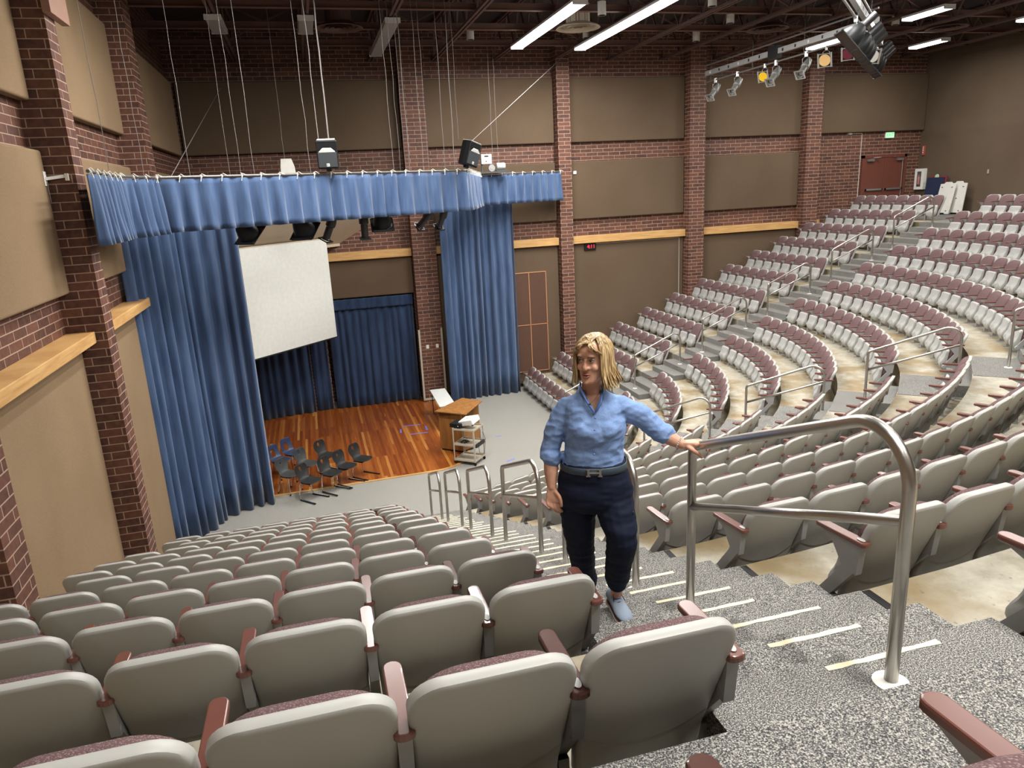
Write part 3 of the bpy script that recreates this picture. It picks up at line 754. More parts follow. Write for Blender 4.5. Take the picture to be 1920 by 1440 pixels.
sp2 = speaker((3.72, 17.15, Z(.60)), R(38), R(-2), 'black loudspeaker leaning sideways above the right valance corner')
sp2.rotation_euler = (R(10), R(14), R(38))
MB().bx(-.17, .17, -.15, .12, .541, .548).build('cabinet_top', mat('pale_grey_cabinet'), sp2, smooth=False)
# small monitor seen from behind, further back
o = empty('loudspeaker', (-.28, 18.3, Z(.60)), R(8), 'small grey-backed loudspeaker behind the valance left of the black one', 'speaker')
bevel(MB().loft([[(-.17, -.12, 0), (.17, -.12, 0), (.17, .12, 0), (-.17, .12, 0)], [(-.16, -.10, .17), (.16, -.10, .17), (.15, .1, .2), (-.15, .1, .2)], [(-.12, .02, .36), (.12, .02, .36), (.12, .12, .36), (-.12, .12, .36)]]).build('cabinet', mat('pale_grey_cabinet'), o, smooth=False), .008)
MB().bx(-.17, .17, -.125, .11, -.08, .02).build('base', black_m, o, smooth=False)
# pipe carrying it
o = MB().tube([(-1.5, 18.3, Z(.502)), (1.3, 18.3, Z(.502))], .018, 8).build('pipe', steel); tag(o, 'short steel pipe carrying the small loudspeaker', 'pipe')
rt = empty('curtain_motor', (5.45, 21.9, Z(.56)), 0, 'grey curtain motor with control box behind the right valance', 'motor')
bevel(MB().bx(-.26, .06, -.1, .1, .22, .50).build('control_box', mat('pale_grey_paint', (.52, .53, .50), .5), rt, smooth=False), .008)
MB().bx(-.16, -.04, -.105, -.1, .42, .46).bx(-.13, -.10, -.105, -.1, .28, .31).build('nameplate', dark_grey, rt, smooth=False)
MB().lathe([(0, -.13), (.085, -.12), (.095, -.10), (.095, .12), (.08, .14), (0, .15)], (.34, 0, .15), (1, 0, 0), 16).build('motor_body', mat('pale_grey_paint'), rt)
MB().lathe([(0, -.04), (.10, -.04), (.10, .03), (0, .03)], (.05, -.06, .10), (0, 1, 0), 18).lathe([(0, -.05), (.045, -.05), (.045, .03), (0, .03)], (.05, -.06, .10), (0, 1, 0), 12).build('drive_wheel', alu, rt)
MB().bx(-.35, .6, -.12, .12, -.05, .0).bx(-.25, -.21, -.03, .03, 0, .25).bx(.2, .5, -.04, .04, 0, .07).build('mounting_plate', mat('dark_steel', (.08, .08, .08), .5, .6), rt, smooth=False)
# drop wires
WR = [(-2.62, 11.9, .006), (-2.45, 13.4, .006), (-1.85, 14.15, .006), (-1.30, 15.4, .005), (-1.05, 14.62, .005), (-.82, 14.78, .006), (.20, 15.3, .006), (.42, 15.52, .010), (.62, 15.62, .018),
      (1.95, 16.35, .006), (2.12, 16.6, .005), (2.28, 16.9, .005), (2.42, 17.3, .011), (2.66, 16.8, .006), (2.80, 16.9, .005), (3.20, 17.05, .007), (3.48, 17.3, .011), (3.62, 17.36, .005), (5.6, 22.0, .007), (5.75, 22.0, .006), (-.3, 17.9, .005)]
for i, (x, y, r_) in enumerate(WR):
    r_ *= .8
    z0 = ZV+.02 if i not in (7, 8, 17, 20) else Z(1.16 if i != 20 else .95)
    if i == 17: z0 = Z(1.2)
    j = .012; n = 8; H = Z(4.4)-z0
    o = MB().tube([(x + random.uniform(-j, j)*(0 < q < n), y + random.uniform(-j, j)*(0 < q < n), z0+H*q/n) for q in range(n+1)], r_, 6).build('hanging_wire', wire_m)
    tag(o, '%s pale wire from the left among those hanging down to the valance' % ORD[i], 'wire', 'wires hanging over the stage')
def wire(a, b, lab, r_=.006):
    o = MB().tube([a, b], r_, 6).build('guy_wire', wire_m); tag(o, lab, 'wire')
wire((-1.9, 23.4, Z(3.2)), (-2.15, 14.1, ZV+.02), 'slanting guy wire from the far wall to the left valance corner')
wire((8.2, 23.08, Z(3.85)), (3.9, 17.2, Z(1.14)), 'slanting guy wire from the ceiling to the right loudspeaker')

# ------------------------------------------------------------------ stage lights
gel_frame = mat('gel_frame_metal', (.42, .42, .40), .4, .6)
def clamp_yoke(rt, drop):
    mb = MB().tube([(-.07, 0, -drop), (-.075, 0, -drop*.45), (0, 0, -.06), (.075, 0, -drop*.45), (.07, 0, -drop)], .008, 6)
    mb.bx(-.02, .02, -.03, .03, -.075, .03); return mb.build('yoke', alu, rt)
def ellipsoidal(loc, rz, tilt, label, dark=True, pipe=.02):
    rt = empty('spotlight', loc, rz, label, 'stage light'); rt.scale = (1.25, 1.25, 1.25); bm_ = black_m if dark else mat('grey_lamp_body', (.22, .22, .21), .45)
    clamp_yoke(rt, .22)
    d = Vector((0, -math.cos(tilt), -math.sin(tilt))); o = Vector((0, 0, -.24))
    MB().lathe([(0, -.20), (.055, -.19), (.07, -.10), (.082, -.02), (.082, .05), (.062, .07), (.062, .27), (.07, .275), (.07, .30), (.055, .30)], o, d, 16, cap1=False).build('barrel', bm_, rt)
    MB().lathe([(0, .24), (.05, .245), (0, .25)], o, d, 14).build('lens', mat('lens_glass', (.03, .035, .04), .4), rt)
    x, y = Vector((1, 0, 0)), Vector((1, 0, 0)).cross(d); c = o+d*.31
    fr = MB()
    for s1 in (-1, 1): fr.beam(c+x*.085*s1-y*.09, c+x*.085*s1+y*.09, .03, .012, d).beam(c+y*.085*s1-x*.09, c+y*.085*s1+x*.09, .012, .03, d)
    fr.build('gel_frame', gel_frame if not dark else black_m, rt, smooth=False)
    return rt
def scoop(loc, rz, tilt, label, gel=None, S=1.0, tail=True):
    rt = empty('floodlight', loc, rz, label, 'stage light'); clamp_yoke(rt, .25)
    d = Vector((0, -math.cos(tilt), -math.sin(tilt))); o = Vector((0, 0, -.27))
    MB().lathe([(0, -.17*S), (.05*S, -.168*S), (.09*S, -.12*S), (.135*S, -.04*S), (.165*S, .06*S), (.178*S, .14*S), (.185*S, .145*S), (.17*S, .15*S)], o, d, 24, cap1=False).build('bell', black_p, rt)
    if tail: MB().lathe([(0, -.40*S), (.058*S, -.39*S), (.062*S, -.15*S), (0, -.15*S)], o, d, 14).build('lamp_housing', black_m, rt)
    x = Vector((1, 0, 0)); y = x.cross(d).normalized(); c = o+d*.155*S; q = .185*S
    fr = MB()
    for s1 in (-1, 1): fr.beam(c+x*q*s1-y*(q+.02), c+x*q*s1+y*(q+.02), .05*S, .014, d).beam(c+y*q*s1-x*q, c+y*q*s1+x*q, .014, .05*S, d)
    if not gel: fr.box(c, (2*q, 2*q, .01), Matrix((x, y, d)).transposed())
    fr.build('gel_frame', gel_frame if gel else black_m, rt, smooth=False)
    gm = gel or mat('lens_glass')
    MB().lathe([(0, .150*S), (.168*S, .151*S), (.168*S, .156*S), (0, .157*S)], o, d, 24).build('gel' if gel else 'reflector', gm, rt)
    return rt
VB = Vector((-2.35, 14.35, 0)); VE = Vector((3.9, 17.9, 0)); zl = Z(-.18)
o = MB().tube([(VB.x, VB.y, zl), (VE.x, VE.y, zl)], .022, 8).build('lighting_pipe', black_m); tag(o, 'black pipe behind the valance carrying the stage lights', 'pipe')
def on_pipe(x): t = (x-VB.x)/(VE.x-VB.x); return (x, VB.y+(VE.y-VB.y)*t, zl)
scoop(on_pipe(-1.15), R(140), R(50), 'black domed floodlight half hidden by the left curtain', S=1.2)
scoop(on_pipe(-.10), R(150), R(52), 'black domed floodlight above the left part of the projection screen', S=1.25)
ellipsoidal(on_pipe(.50), R(235), R(62), 'black spotlight tilted left above the screen corner')
ellipsoidal(on_pipe(1.20), R(180), R(85), 'black spotlight pointing straight down beside the right floodlight')
scoop(on_pipe(1.62), R(178), R(56), 'black domed floodlight in front of the brick wall', S=1.2)
ellipsoidal(on_pipe(2.75), R(220), R(40), 'black spotlight under the right valance, left of two')
ellipsoidal(on_pipe(3.15), R(200), R(50), 'black spotlight under the right valance, against the right curtain')

# ------------------------------------------------------------------ lighting bars over the seats
def bar(P0, P1, label, nlabel, outlets=10):
    P0 = Vector(P0); P1 = Vector(P1); L = (P1-P0).length; d = (P1-P0)/L
    rt = empty('lighting_bar', P0, math.atan2(d.y, d.x), label, 'lighting bar')
    MB().tube([(0, 0, .25), (L, 0, .25)], .022, 8).build('upper_pipe', alu, rt)
    MB().tube([(0, 0, -.24), (L, 0, -.24)], .022, 8).build('lower_pipe', alu, rt)
    rw = MB().bx(0, L, -.05, .05, -.06, .075).build('raceway', mat('grey_raceway', (.40, .40, .40), .45, .3), rt, smooth=False)
    n = int(L/.55)
    for i in range(n):
        x = .3+i*(L-.5)/n
        for sy in (-1, 1): MB().bx(x-.03, x+.03, sy*.051-.004, sy*.051+.004, -.03, .04).build('outlet', black_m if i % 3 else white_p, rw, smooth=False)
    n = max(2, int(L/2.2))
    for i in range(n+1):
        x = .25+(L-.5)*i/n
        MB().tube([(x, 0, -.27), (x, 0, Z(4.2)-P0.z)], .009, 6).build('hanger_rod', black_m, rt)
    return rt
ZB = Z(3.2)
bA = bar((12.6, 21.85, ZB), (12.6, 14.6, ZB), 'grey lighting bar running from the far wall towards the hall middle', '')
MB().bx(3.32, 3.72, -.08, .08, -.16, .16).build('junction_box', black_m, bA, smooth=False)
bB = bar((13.9, 15.95, Z(3.0)), (8.6, 10.85, Z(3.0)), 'diagonal lighting bar crowded with big black floodlights', '')
def gel(name, c): return mat(name, c, .35, emit=c, estr=.0)
gy, ga, gr_ = gel('yellow_gel', (.85, .52, .02)), gel('amber_gel', (.80, .52, .22)), gel('dark_red_gel', (.12, .012, .03))
zA = ZB-.24
for y, kind, lab in ((21.3, 'e', 'grey spotlight nearest the brick pilaster, first on the bar'), (20.1, 'e', 'grey spotlight second from the brick pilaster'), (18.75, 'y', 'black floodlight with a bright yellow gel'),
                     (18.25, 'e', 'grey spotlight just right of the yellow gel'), (17.0, 'e', 'grey spotlight left of the amber gel'), (16.25, 'a', 'black floodlight with an amber gel'), (15.45, 'r', 'black floodlight with a dark red gel')):
    if kind == 'e': ellipsoidal((12.6, y, zA), R(-62), R(38), lab, dark=False)
    else: scoop((12.6, y, zA), R(-58 if kind == 'y' else -50), R(20), lab, {'y': gy, 'a': ga, 'r': gr_}[kind], S=.72 if kind != 'a' else .8, tail=kind != 'y')
dB = (Vector((8.6, 10.85, 0)) - Vector((13.9, 15.95, 0))).normalized()
LB = ['floodlight at the far right end of the diagonal bar, lowest of the cluster', 'second floodlight from the far right end of the diagonal bar', 'third floodlight from the far right end of the diagonal bar',
      'floodlight in the middle of the diagonal bar', 'floodlight left of the middle of the diagonal bar', 'largest looking floodlight at the left of the cluster', 'floodlight cut off by the top edge of the view']
for i, t in enumerate((.3, .85, 1.4, 2.75, 3.35, 3.95, 5.1)):
    p = Vector((13.9, 15.95, Z(3.0)-.24)) + dB*t
    scoop(tuple(p), R(-112), R(42), 'black domed ' + LB[i], S=1.2)
p = Vector((13.9, 15.95, Z(3.0)-.24)) + dB*2.05
g = scoop(tuple(p), R(-22), R(28), 'black floodlight whose round clear lens faces the camera', mat('frosted_glass', (.72, .74, .72), .12), S=.8)

# ------------------------------------------------------------------ school chairs on the stage
def shell_sheet(name, m, parent, hole, navy=False):
    """one piece plastic seat and back; local +x is forward"""
    prof = [(-.285, .80), (-.275, .74), (-.26, .66), (-.235, .58), (-.205, .51), (-.17, .465), (-.10, .445), (0, .44), (.10, .445), (.18, .45), (.225, .435)]
    wid = [.13, .185, .20, .185, .135, .145, .19, .215, .215, .19, .12] if not navy else [.15, .165, .175, .18, .185, .19, .20, .205, .205, .20, .17]
    n = 12; V = []; F = []
    for j, ((x, z), w_) in enumerate(zip(prof, wid)):
        for i in range(n+1):
            t = i/n*2-1; cup = .035*t*t
            V.append((x + (cup if j < 5 else 0), t*w_, z + (cup*.5 if j >= 5 else 0)))
    for j in range(len(prof)-1):
        for i in range(n):
            if hole and ((not navy and j == 1 and 5 <= i <= 6) or (navy and j in (2, 3) and 4 <= i <= 7)): continue
            a = j*(n+1)+i; F.append((a, a+1, a+n+2, a+n+1))
    o = MB().add(V, F).build(name, m, parent, auto=0)
    md = o.modifiers.new('solid', 'SOLIDIFY'); md.thickness = .010; md.offset = 1
    md = o.modifiers.new('sub', 'SUBSURF'); md.levels = md.render_levels = 1
    return o
def school_chair(x, y, z, rz, label, m, sled=True, navy=False):
    rt = empty('school_chair', (x, y, z), rz, label, 'chair', None)
    shell_sheet('seat_shell', m, rt, True, navy)
    for s1 in (-1, 1):
        if sled:
            MB().tube([(-.12, s1*.14, .43), (-.16, s1*.17, .38), (-.17, s1*.19, .10), (-.14, s1*.195, .035), (-.06, s1*.20, .022), (.30, s1*.22, .016)], .012, 8).build('leg', chrome, rt)
            MB().beam((-.16, s1*.195, .012), (.33, s1*.222, .012), .03, .022).build('skid', black_p, rt, smooth=False)
        else:
            MB().tube([(.12, s1*.16, .43), (.16, s1*.19, .02)], .011, 8).build('leg', chrome, rt); MB().tube([(-.12, s1*.16, .43), (-.22, s1*.20, .02)], .011, 8).build('leg', chrome, rt)
            MB().lathe([(0, 0), (.018, 0), (.016, .03), (0, .03)], (.16, s1*.19, 0)).lathe([(0, 0), (.018, 0), (.016, .03), (0, .03)], (-.22, s1*.20, 0)).build('foot_glide', black_p, rt)
    MB().bx(-.14, .14, -.16, .16, .405, .425).build('under_frame', black_m, rt, smooth=False)
F45 = -PI/4
for x, y, lab, m, sled, navy, dz in ((.44, 17.38, 'dark grey school chair farthest right on the stage', dark_grey, True, False, 0), (.05, 17.04, 'dark grey school chair second from the right in the front line', dark_grey, True, False, 0),
        (-.31, 16.71, 'dark grey school chair third from the right in the front line', dark_grey, True, False, 0), (-.81, 16.44, 'dark grey school chair nearest the seating with skids on the carpet', dark_grey, True, False, 0),
        (-1.27, 17.02, 'grey school chair on straight legs right beside the left curtain', mat('mid_grey_plastic', (.038, .040, .040), .5, spec=.35), False, False, 0), (-.85, 17.58, 'mid grey school chair in the middle of the back line', mat('mid_grey_plastic'), False, False, 0),
        (-.37, 18.0, 'dark grey school chair at the right end of the back line', dark_grey, True, False, 0), (-1.20, 18.53, 'navy school chair with a large opening in its back', navy_p, False, True, 0), (-1.50, 18.11, 'navy school chair half hidden by the left curtain', navy_p, False, True, 0)):
    school_chair(x+.2, y-.2, .019 if lab.find('skids on') < 0 else .012, F45, lab, m, sled, navy)

# ------------------------------------------------------------------ lectern, cart, projector, folding table
oak = NT('oak_veneer', .4, .4)
mp = oak.n('ShaderNodeMapping'); mp.inputs['Scale'].default_value = (12, 12, 1.6); oak.l(oak.geo.outputs['Position'], mp.inputs[0])
oak = oak.out(oak.ramp(oak.noise(1, 5, mp.outputs[0], .6), [(.3, (.20, .085, .022)), (.7, (.32, .15, .045))]))
rt = empty('lectern', (3.27, 18.12, .019), 0, 'oak wedge-topped lectern standing at the right edge of the stage', 'lectern')
LT = [(-.52, .10), (.12, -.62), (.62, .02), (.18, .46)]
bevel(MB().prism([(-.50, .12), (.02, -.36), (.58, .02), (.20, .42)], .05, 1.10).build('body', oak, rt, smooth=False), .006)
V = [(x, y, z) for x, y, z in ((-.60, .10, 1.08), (.13, -.45, 1.05), (.68, -.02, 1.24), (.24, .48, 1.24))]
bevel(MB().add(V + [(x, y, z+.03) for x, y, z in V], [(3,2,1,0),(4,5,6,7),(0,1,5,4),(1,2,6,5),(2,3,7,6),(3,0,4,7)]).build('sloping_top', oak, rt, smooth=False), .005)
MB().prism([(-.46, .11), (.02, -.33), (.54, .02), (.19, .38)], 0, .05).build('plinth', black_m, rt, smooth=False)
MB().add([(-.50, .12, 1.07), (.02, -.36, 1.05), (.58, .02, 1.20), (.20, .42, 1.20), (-.50, .12, .9), (.02, -.36, .9), (.58, .02, .9), (.20, .42, .9)], [(0,1,5,4),(1,2,6,5),(2,3,7,6),(3,0,4,7)]).build('upper_body', oak, rt, smooth=False)
# AV cart
cartm = mat('putty_cart_paint', (.47, .42, .34), .5)
rt = empty('av_cart', (3.33, 17.15, .0), R(-40), 'putty coloured three-shelf cart on castors beside the lectern', 'cart')
CX, CY = .30, .27
for z in (.14, .55, .95):
    bevel(MB().bx(-CX, CX, -CY, CY, z-.05, z-.042).bx(-CX, CX, -CY, -CY+.01, z-.05, z).bx(-CX, CX, CY-.01, CY, z-.05, z).bx(-CX, -CX+.01, -CY, CY, z-.05, z).bx(CX-.01, CX, -CY, CY, z-.05, z).build('shelf', cartm, rt, smooth=False), .003)
for sx in (-1, 1):
    for sy in (-1, 1):
        MB().bx(sx*CX-.03*(sx > 0), sx*CX+.03*(sx < 0), sy*CY-.004, sy*CY+.004, .09, .95).bx(sx*CX-.004, sx*CX+.004, sy*CY-.03*(sy > 0), sy*CY+.03*(sy < 0), .09, .95).build('corner_post', cartm, rt, smooth=False)
        MB().lathe([(0, -.018), (.045, -.016), (.05, 0), (.045, .016), (0, .018)], (sx*(CX-.02), sy*(CY-.02), .05), (.5, 1, 0), 14).build('castor', black_p, rt)
MB().bx(CX+.005, CX+.045, -.22, .22, .47, .56).bx(CX+.045, CX+.052, -.15, -.05, .49, .54).build('power_strip', black_m, rt, smooth=False)
cable = black_m
o = MB()
for k in range(5):
    P = [(-.1+random.uniform(-.13, .16), random.uniform(-.16, .16), .52+.01*k) for _ in range(7)]; o.tube(P, .006, 5)
o = o.build('cables', cable, None); o.location = (3.33, 17.15, .0); o.rotation_euler = (0, 0, R(-40)); tag(o, 'tangle of black cables on the middle shelf of the cart', 'cables')
o = MB().tube([(CX+.06, .1, .8), (CX+.1, .15, .6), (CX+.05, .2, .35), (CX+.08, .1, .22), (CX+.05, -.1, .3), (CX+.05, -.15, .5)], .006, 6).tube([(CX+.05, 0, .9), (CX+.10, -.1, .7), (CX+.07, -.05, .56)], .005, 6).build('cables', cable)
o.location = (3.33, 17.15, .0); o.rotation_euler = (0, 0, R(-40)); tag(o, 'dark cable loop hanging off the right side of the cart', 'cables')
rt = empty('projector', (3.40, 17.12, 1.0), R(-62), 'white box projector tilted on top of the cart', 'projector'); rt.rotation_euler = (R(10), R(-14), R(-50))
bevel(MB().bx(-.22, .22, -.17, .17, .03, .17).build('body', mat('projector_white', (.80, .80, .77), .35), rt, smooth=False), .018, 3)
MB().bx(-.20, -.05, .171, .174, .07, .13).build('vent', dark_grey, rt, smooth=False); MB().bx(-.06, .02, -.012, .008, .1705, .1715).build('badge', dark_grey, rt, smooth=False); MB().bx(.05, .16, -.10, -.04, .1705, .1712).build('sticker', mat('pale_grey_paint'), rt, smooth=False)
MB().bx(-.2, -.16, .13, .16, 0, .04).bx(.15, .19, -.15, -.11, 0, .03).build('foot', black_p, rt, smooth=False)
rt = empty('media_player', (3.13, 17.23, .955), R(-40), 'black media player on the left of the cart top', 'electronics')
bevel(MB().bx(-.19, .12, -.16, .18, .0, .10).build('case', black_p, rt, smooth=False), .01)
MB().lathe([(0, 0), (.02, 0), (.02, .01), (0, .012)], (.05, -.16, .05), (0, -1, 0), 12).build('knob', chrome, rt)
rt = empty('folding_table', (3.32, 20.78, .019), R(-1), 'white-topped folding table standing behind the lectern', 'table')
bevel(MB().bx(-.24, .24, -.96, .96, .71, .745).build('table_top', mat('white_laminate', (.66, .68, .66), .4), rt, smooth=False), .01)
for sy in (-.75, .75):
    MB().tube([(-.2, sy, .71), (-.2, sy, .02), (.2, sy, .02), (.2, sy, .71)], .014, 8).build('leg_frame', black_m, rt)
MB().tube([(0, -.75, .35), (0, -.2, .69)], .01, 6).tube([(0, .75, .35), (0, .2, .69)], .01, 6).build('brace', black_m, rt)

# ------------------------------------------------------------------ fittings on the walls
YF = YC
rt = empty('door_1', (21.08, YF-.02, Zk(13)), 0); rt['kind'] = 'structure'
fr = MB().bx(-.99, -.89, -.06, .04, 0, 2.20).bx(.89, .99, -.06, .04, 0, 2.20).bx(-.99, .99, -.06, .04, 2.10, 2.20).build('door_frame', door_m, rt, smooth=False)
for s1 in (-1, 1):
    lf = bevel(MB().bx(min(0, s1*.885)+.004, max(0, s1*.885)-.004, -.045, .02, .01, 2.10).build('door_leaf', door_m, rt, smooth=False), .004)
    MB().bx(s1*.44-.38, s1*.44+.38, -.11, -.07, .93, .99).bx(s1*.44-.38, s1*.44-.34, -.11, -.045, .93, .99).bx(s1*.44+.34, s1*.44+.38, -.11, -.045, .93, .99).build('push_bar', alu, lf, smooth=False)
    MB().bx(s1*.66-.14, s1*.66+.14, -.13, -.06, 1.98, 2.06).build('door_closer', alu, lf, smooth=False)
    MB().beam((s1*.66, -.1, 2.07), (s1*.3, -.2, 2.12), .02, .012).beam((s1*.3, -.2, 2.12), (s1*.5, -.06, 2.12), .02, .012).build('closer_arm', alu, lf, smooth=False)
    if s1 > 0: MB().tube([(.80, -.07, .05), (.80, -.07, 2.0)], .012, 6).build('vertical_rod', alu, lf)
rt = empty('exit_sign', (21.23, YF-.01, Z(1.27)), 0, 'lit green exit sign above the brown double doors', 'sign')
bevel(MB().bx(-.19, .19, -.06, .0, -.105, .105).build('sign_box', white_p, rt, smooth=False), .006)
face = MB().bx(-.175, .175, -.064, -.06, -.09, .09).build('lit_face', mat('green_sign_face', (.5, .8, .5), .4, emit=(.30, .95, .38), estr=.9), rt, smooth=False)
text('lettering', 'EXIT', .15, (0, -.066, 0), (PI/2, 0, 0), mat('green_sign_letters', (.0, .30, .06), .4, emit=(0, .35, .08), estr=.6), face, .001)
cm = mat('white_conduit', (.55, .52, .46), .5)
rt = empty('conduit', (0, 0, 0), 0, 'pale conduit dropping beside the double doors', 'conduit'); MB().tube([(19.50, YF-.03, Z(1.37)), (20.02, YF-.03, Z(1.37)), (20.02, YF-.03, Z(1.2)), (20.0, YF-.03, Zk(13)+.1)], .013, 8).build('pipe', cm, rt); MB().bx(19.42, 19.56, YF-.07, YF, Z(1.34), Z(1.41)).build('camera_box', mat('pale_grey_paint'), rt, smooth=False)
rt = empty('conduit', (0, 0, 0), 0, 'pale conduit running under the wooden ledge from the clock', 'conduit')
MB().tube([(9.05, YF-.175, Z(-1.90)), (12.55, YF-.175, Z(-1.90)), (12.55, YF-.175, Z(-4.0))], .012, 8).build('pipe', cm, rt); MB().bx(12.5, 12.6, YF-.21, YF-.16, Z(-4.12), Z(-4.0)).build('outlet', white_p, rt, smooth=False)
rt = empty('wall_clock', (9.19, YF-.17, Z(-1.99)), 0, 'black digital clock with red digits under the wooden ledge', 'clock')
bevel(MB().bx(-.21, .21, -.05, 0, -.115, .115).build('case', black_p, rt, smooth=False), .008)
text('digits', '4:11', .17, (.03, -.053, 0), (PI/2, 0, 0), mat('red_digits', (.8, .02, .03), .4, emit=(1, .03, .05), estr=1.6), rt, .001)
o = bevel(MB().bx(8.66, 8.77, YF-.20, YF-.16, Z(.40), Z(.50)).build('sensor_box', white_p, smooth=False)); tag(o, 'tiny white sensor box on the fabric panel right of the pilaster', 'box')
rt = empty('wall_bracket', (XC+.16, 11.0, Z(.44)), 0, 'small white swivel bracket on the left wall panel edge', 'bracket')
MB().bx(0, .012, -.05, .05, -.09, .09).build('plate', white_p, rt, smooth=False); MB().beam((.01, 0, 0), (.24, .10, .03), .03, .04).bx(.22, .26, .06, .14, -.03, .06).build('arm', white_p, rt, smooth=False); MB().tube([(.02, 0, -.05), (.025, -.01, -.3)], .006, 5).build('lead', wire_m, rt)
rt = empty('wall_outlet', (XC+.165, 7.55, Z(-3.72)), 0, 'white double outlet low on the left wall panel by the pilaster', 'outlet')
bevel(MB().bx(0, .02, -.05, .05, -.09, .09).build('cover', white_p, rt, smooth=False), .004); MB().bx(.02, .022, -.02, .02, -.06, -.02).bx(.02, .022, -.02, .02, .02, .06).build('sockets', mat('grey_sockets', (.4, .4, .38), .5), rt, smooth=False)
for x, lab in ((3.34, 'left'), (3.66, 'right')):
    o = bevel(MB().bx(x-.045, x+.045, YF-.51, YF-.48, Z(-4.86), Z(-4.74)).build('switch_plate', white_p, smooth=False)); tag(o, 'white switch plate, %s of two on the brick pilaster beside the stage' % lab, 'switch')
rt = empty('channel_frame', (0, 0, 0), 0, 'beige wiring channel framing the lower part of the stage pilaster', 'channel')
for x in (3.10, 3.83): MB().bx(x-.03, x+.03, YF-.515, YF-.48, .1, Z(-4.22)).build('upright', cartm, rt, smooth=False)
MB().bx(3.07, 3.6, YF-.515, YF-.48, .05, .11).build('base_channel', cartm, rt, smooth=False)
mesh_m = mat('brown_speaker_mesh', (.105, .050, .030), .7); cop = mat('copper_trim', (.50, .24, .12), .5)
rt = empty('speaker_panel', (6.97, YF-.165, 0), 0, 'tall brown slatted panel with copper trim between curtain and pilaster', 'panel')
for x0, x1, z0, z1 in ((-.60, 0, Z(-6.10), Z(-4.48)), (0, .60, Z(-6.10), Z(-4.48)), (-.60, 0, Z(-4.46), Z(-2.70)), (0, .60, Z(-4.46), Z(-2.70))):
    mb = MB().bx(x0+.01, x1-.01, -.03, 0, z0+.01, z1-.01); n = 15
    for i in range(n): xx = x0+.03+(x1-x0-.06)*i/(n-1); mb.bx(xx-.008, xx+.008, -.038, -.03, z0+.02, z1-.02)
    mb.build('slatted_panel', mesh_m, rt, smooth=False)
mb = MB()
for x in (-.60, 0, .60): mb.bx(x-.012, x+.012, -.045, 0, Z(-6.10), Z(-2.70))
for z in (Z(-6.10), Z(-4.47), Z(-2.70)): mb.bx(-.61, .61, -.045, 0, z-.012, z+.012)
mb.build('trim', cop, rt, smooth=False)
# rear wall corner: extinguisher cabinet, sign, boards and folded tables
rt = empty('extinguisher_cabinet', (XR-.005, 23.36, Z(-.37)), -PI/2, 'white wall cabinet holding a fire extinguisher', 'cabinet')
MB().bx(-.21, .21, -.14, 0, -.38, .38).bx(-.21, -.10, -.15, -.14, -.38, .38).bx(.10, .21, -.15, -.14, -.38, .38).bx(-.1, .1, -.15, -.14, -.38, -.28).bx(-.1, .1, -.15, -.14, .28, .38).build('cabinet_box', white_p, rt, smooth=False)
MB().bx(-.1, .1, -.143, -.141, -.28, .28).build('window', mat('dim_glass', (.10, .09, .09), .15), rt, smooth=False)
MB().lathe([(0, -.2), (.05, -.2), (.055, .06), (.02, .12), (.02, .16), (0, .17)], (0, -.155, 0), (0, 0, 1), 12).build('extinguisher_front', mat('faded_red', (.30, .12, .11), .4), rt)
rt = empty('fire_sign', (XR-.005, 23.37, Z(.67)), -PI/2, 'small red and white vertical sign above the extinguisher cabinet', 'sign')
MB().bx(-.045, .045, -.06, 0, -.17, .17).build('sign_plate', mat('sign_red', (.45, .08, .06), .5), rt, smooth=False)
for i, z in enumerate((.11, .05, -.01, -.08)): MB().bx(-.02, .02, -.063, -.06, z-.018, z+.018).build('marking', white_p, rt, smooth=False)
rt = empty('display_board', (22.30, 22.5, Zk(13)+.006), 0, 'navy board in a red frame leaning on the rear wall', 'board'); rt.rotation_euler = (0, R(9), 0)
bevel(MB().bx(-.03, .0, -.40, .38, .02, 1.30).build('panel', mat('navy_felt', (.012, .017, .055), .9), rt, smooth=False), .004)
MB().bx(.005, .05, -.47, .36, .02, 1.34).build('rear_board', mat('red_board_edge', (.20, .03, .04), .5), rt, smooth=False)
MB().lathe([(0, 0), (.09, 0), (.08, .02), (0, .02)], (-.0, -.02, 1.33), (-1, 0, 0), 14).build('top_clip', mat('pale_green_clip', (.45, .55, .42), .5), rt)
wt = mat('white_moulded_table', (.66, .65, .60), .5)
for i, (y, a, lab) in enumerate(((21.62, 13, 'folded white moulded table leaning in front of the other'), (21.30, 8, 'folded white moulded table leaning behind, nearest the rear wall'))):
    rt = empty('folded_table', (21.98+.24*i, y, Zk(13)+.006), 0, lab, 'table'); rt.rotation_euler = (0, R(a), 0)
    P = [(-.33, .01), (-.16, .01), (-.14, .05), (.14, .05), (.16, .01), (.33, .01), (.33, 1.07), (.17, 1.08), (.12, 1.14), (-.12, 1.14), (-.17, 1.08), (-.33, 1.07)]
    mb = MB().add([(-.045, y_, z_) for y_, z_ in P] + [(.0, y_, z_) for y_, z_ in P], [tuple(range(12)), tuple(range(12, 24))[::-1]] + [(k, (k+1) % 12, 12+(k+1) % 12, 12+k) for k in range(12)])
    bevel(mb.build('table_top', wt, rt, smooth=False), .01)
    for yy, zz in ((-.2, .95), (.22, .95), (0, .55), (-.2, .12), (.2, .12)): MB().bx(-.05, -.044, yy-.025, yy+.025, zz-.015, zz+.015).build('hinge_slot', black_m, rt, smooth=False)
o = bevel(MB().bx(XR-.03, XR, 20.49, 20.55, Z(-.27), Z(-.13)).build('switch_plate', mat('tan_switch', (.40, .32, .24), .5), smooth=False)); tag(o, 'tan switch plate alone on the rear fabric wall', 'switch')

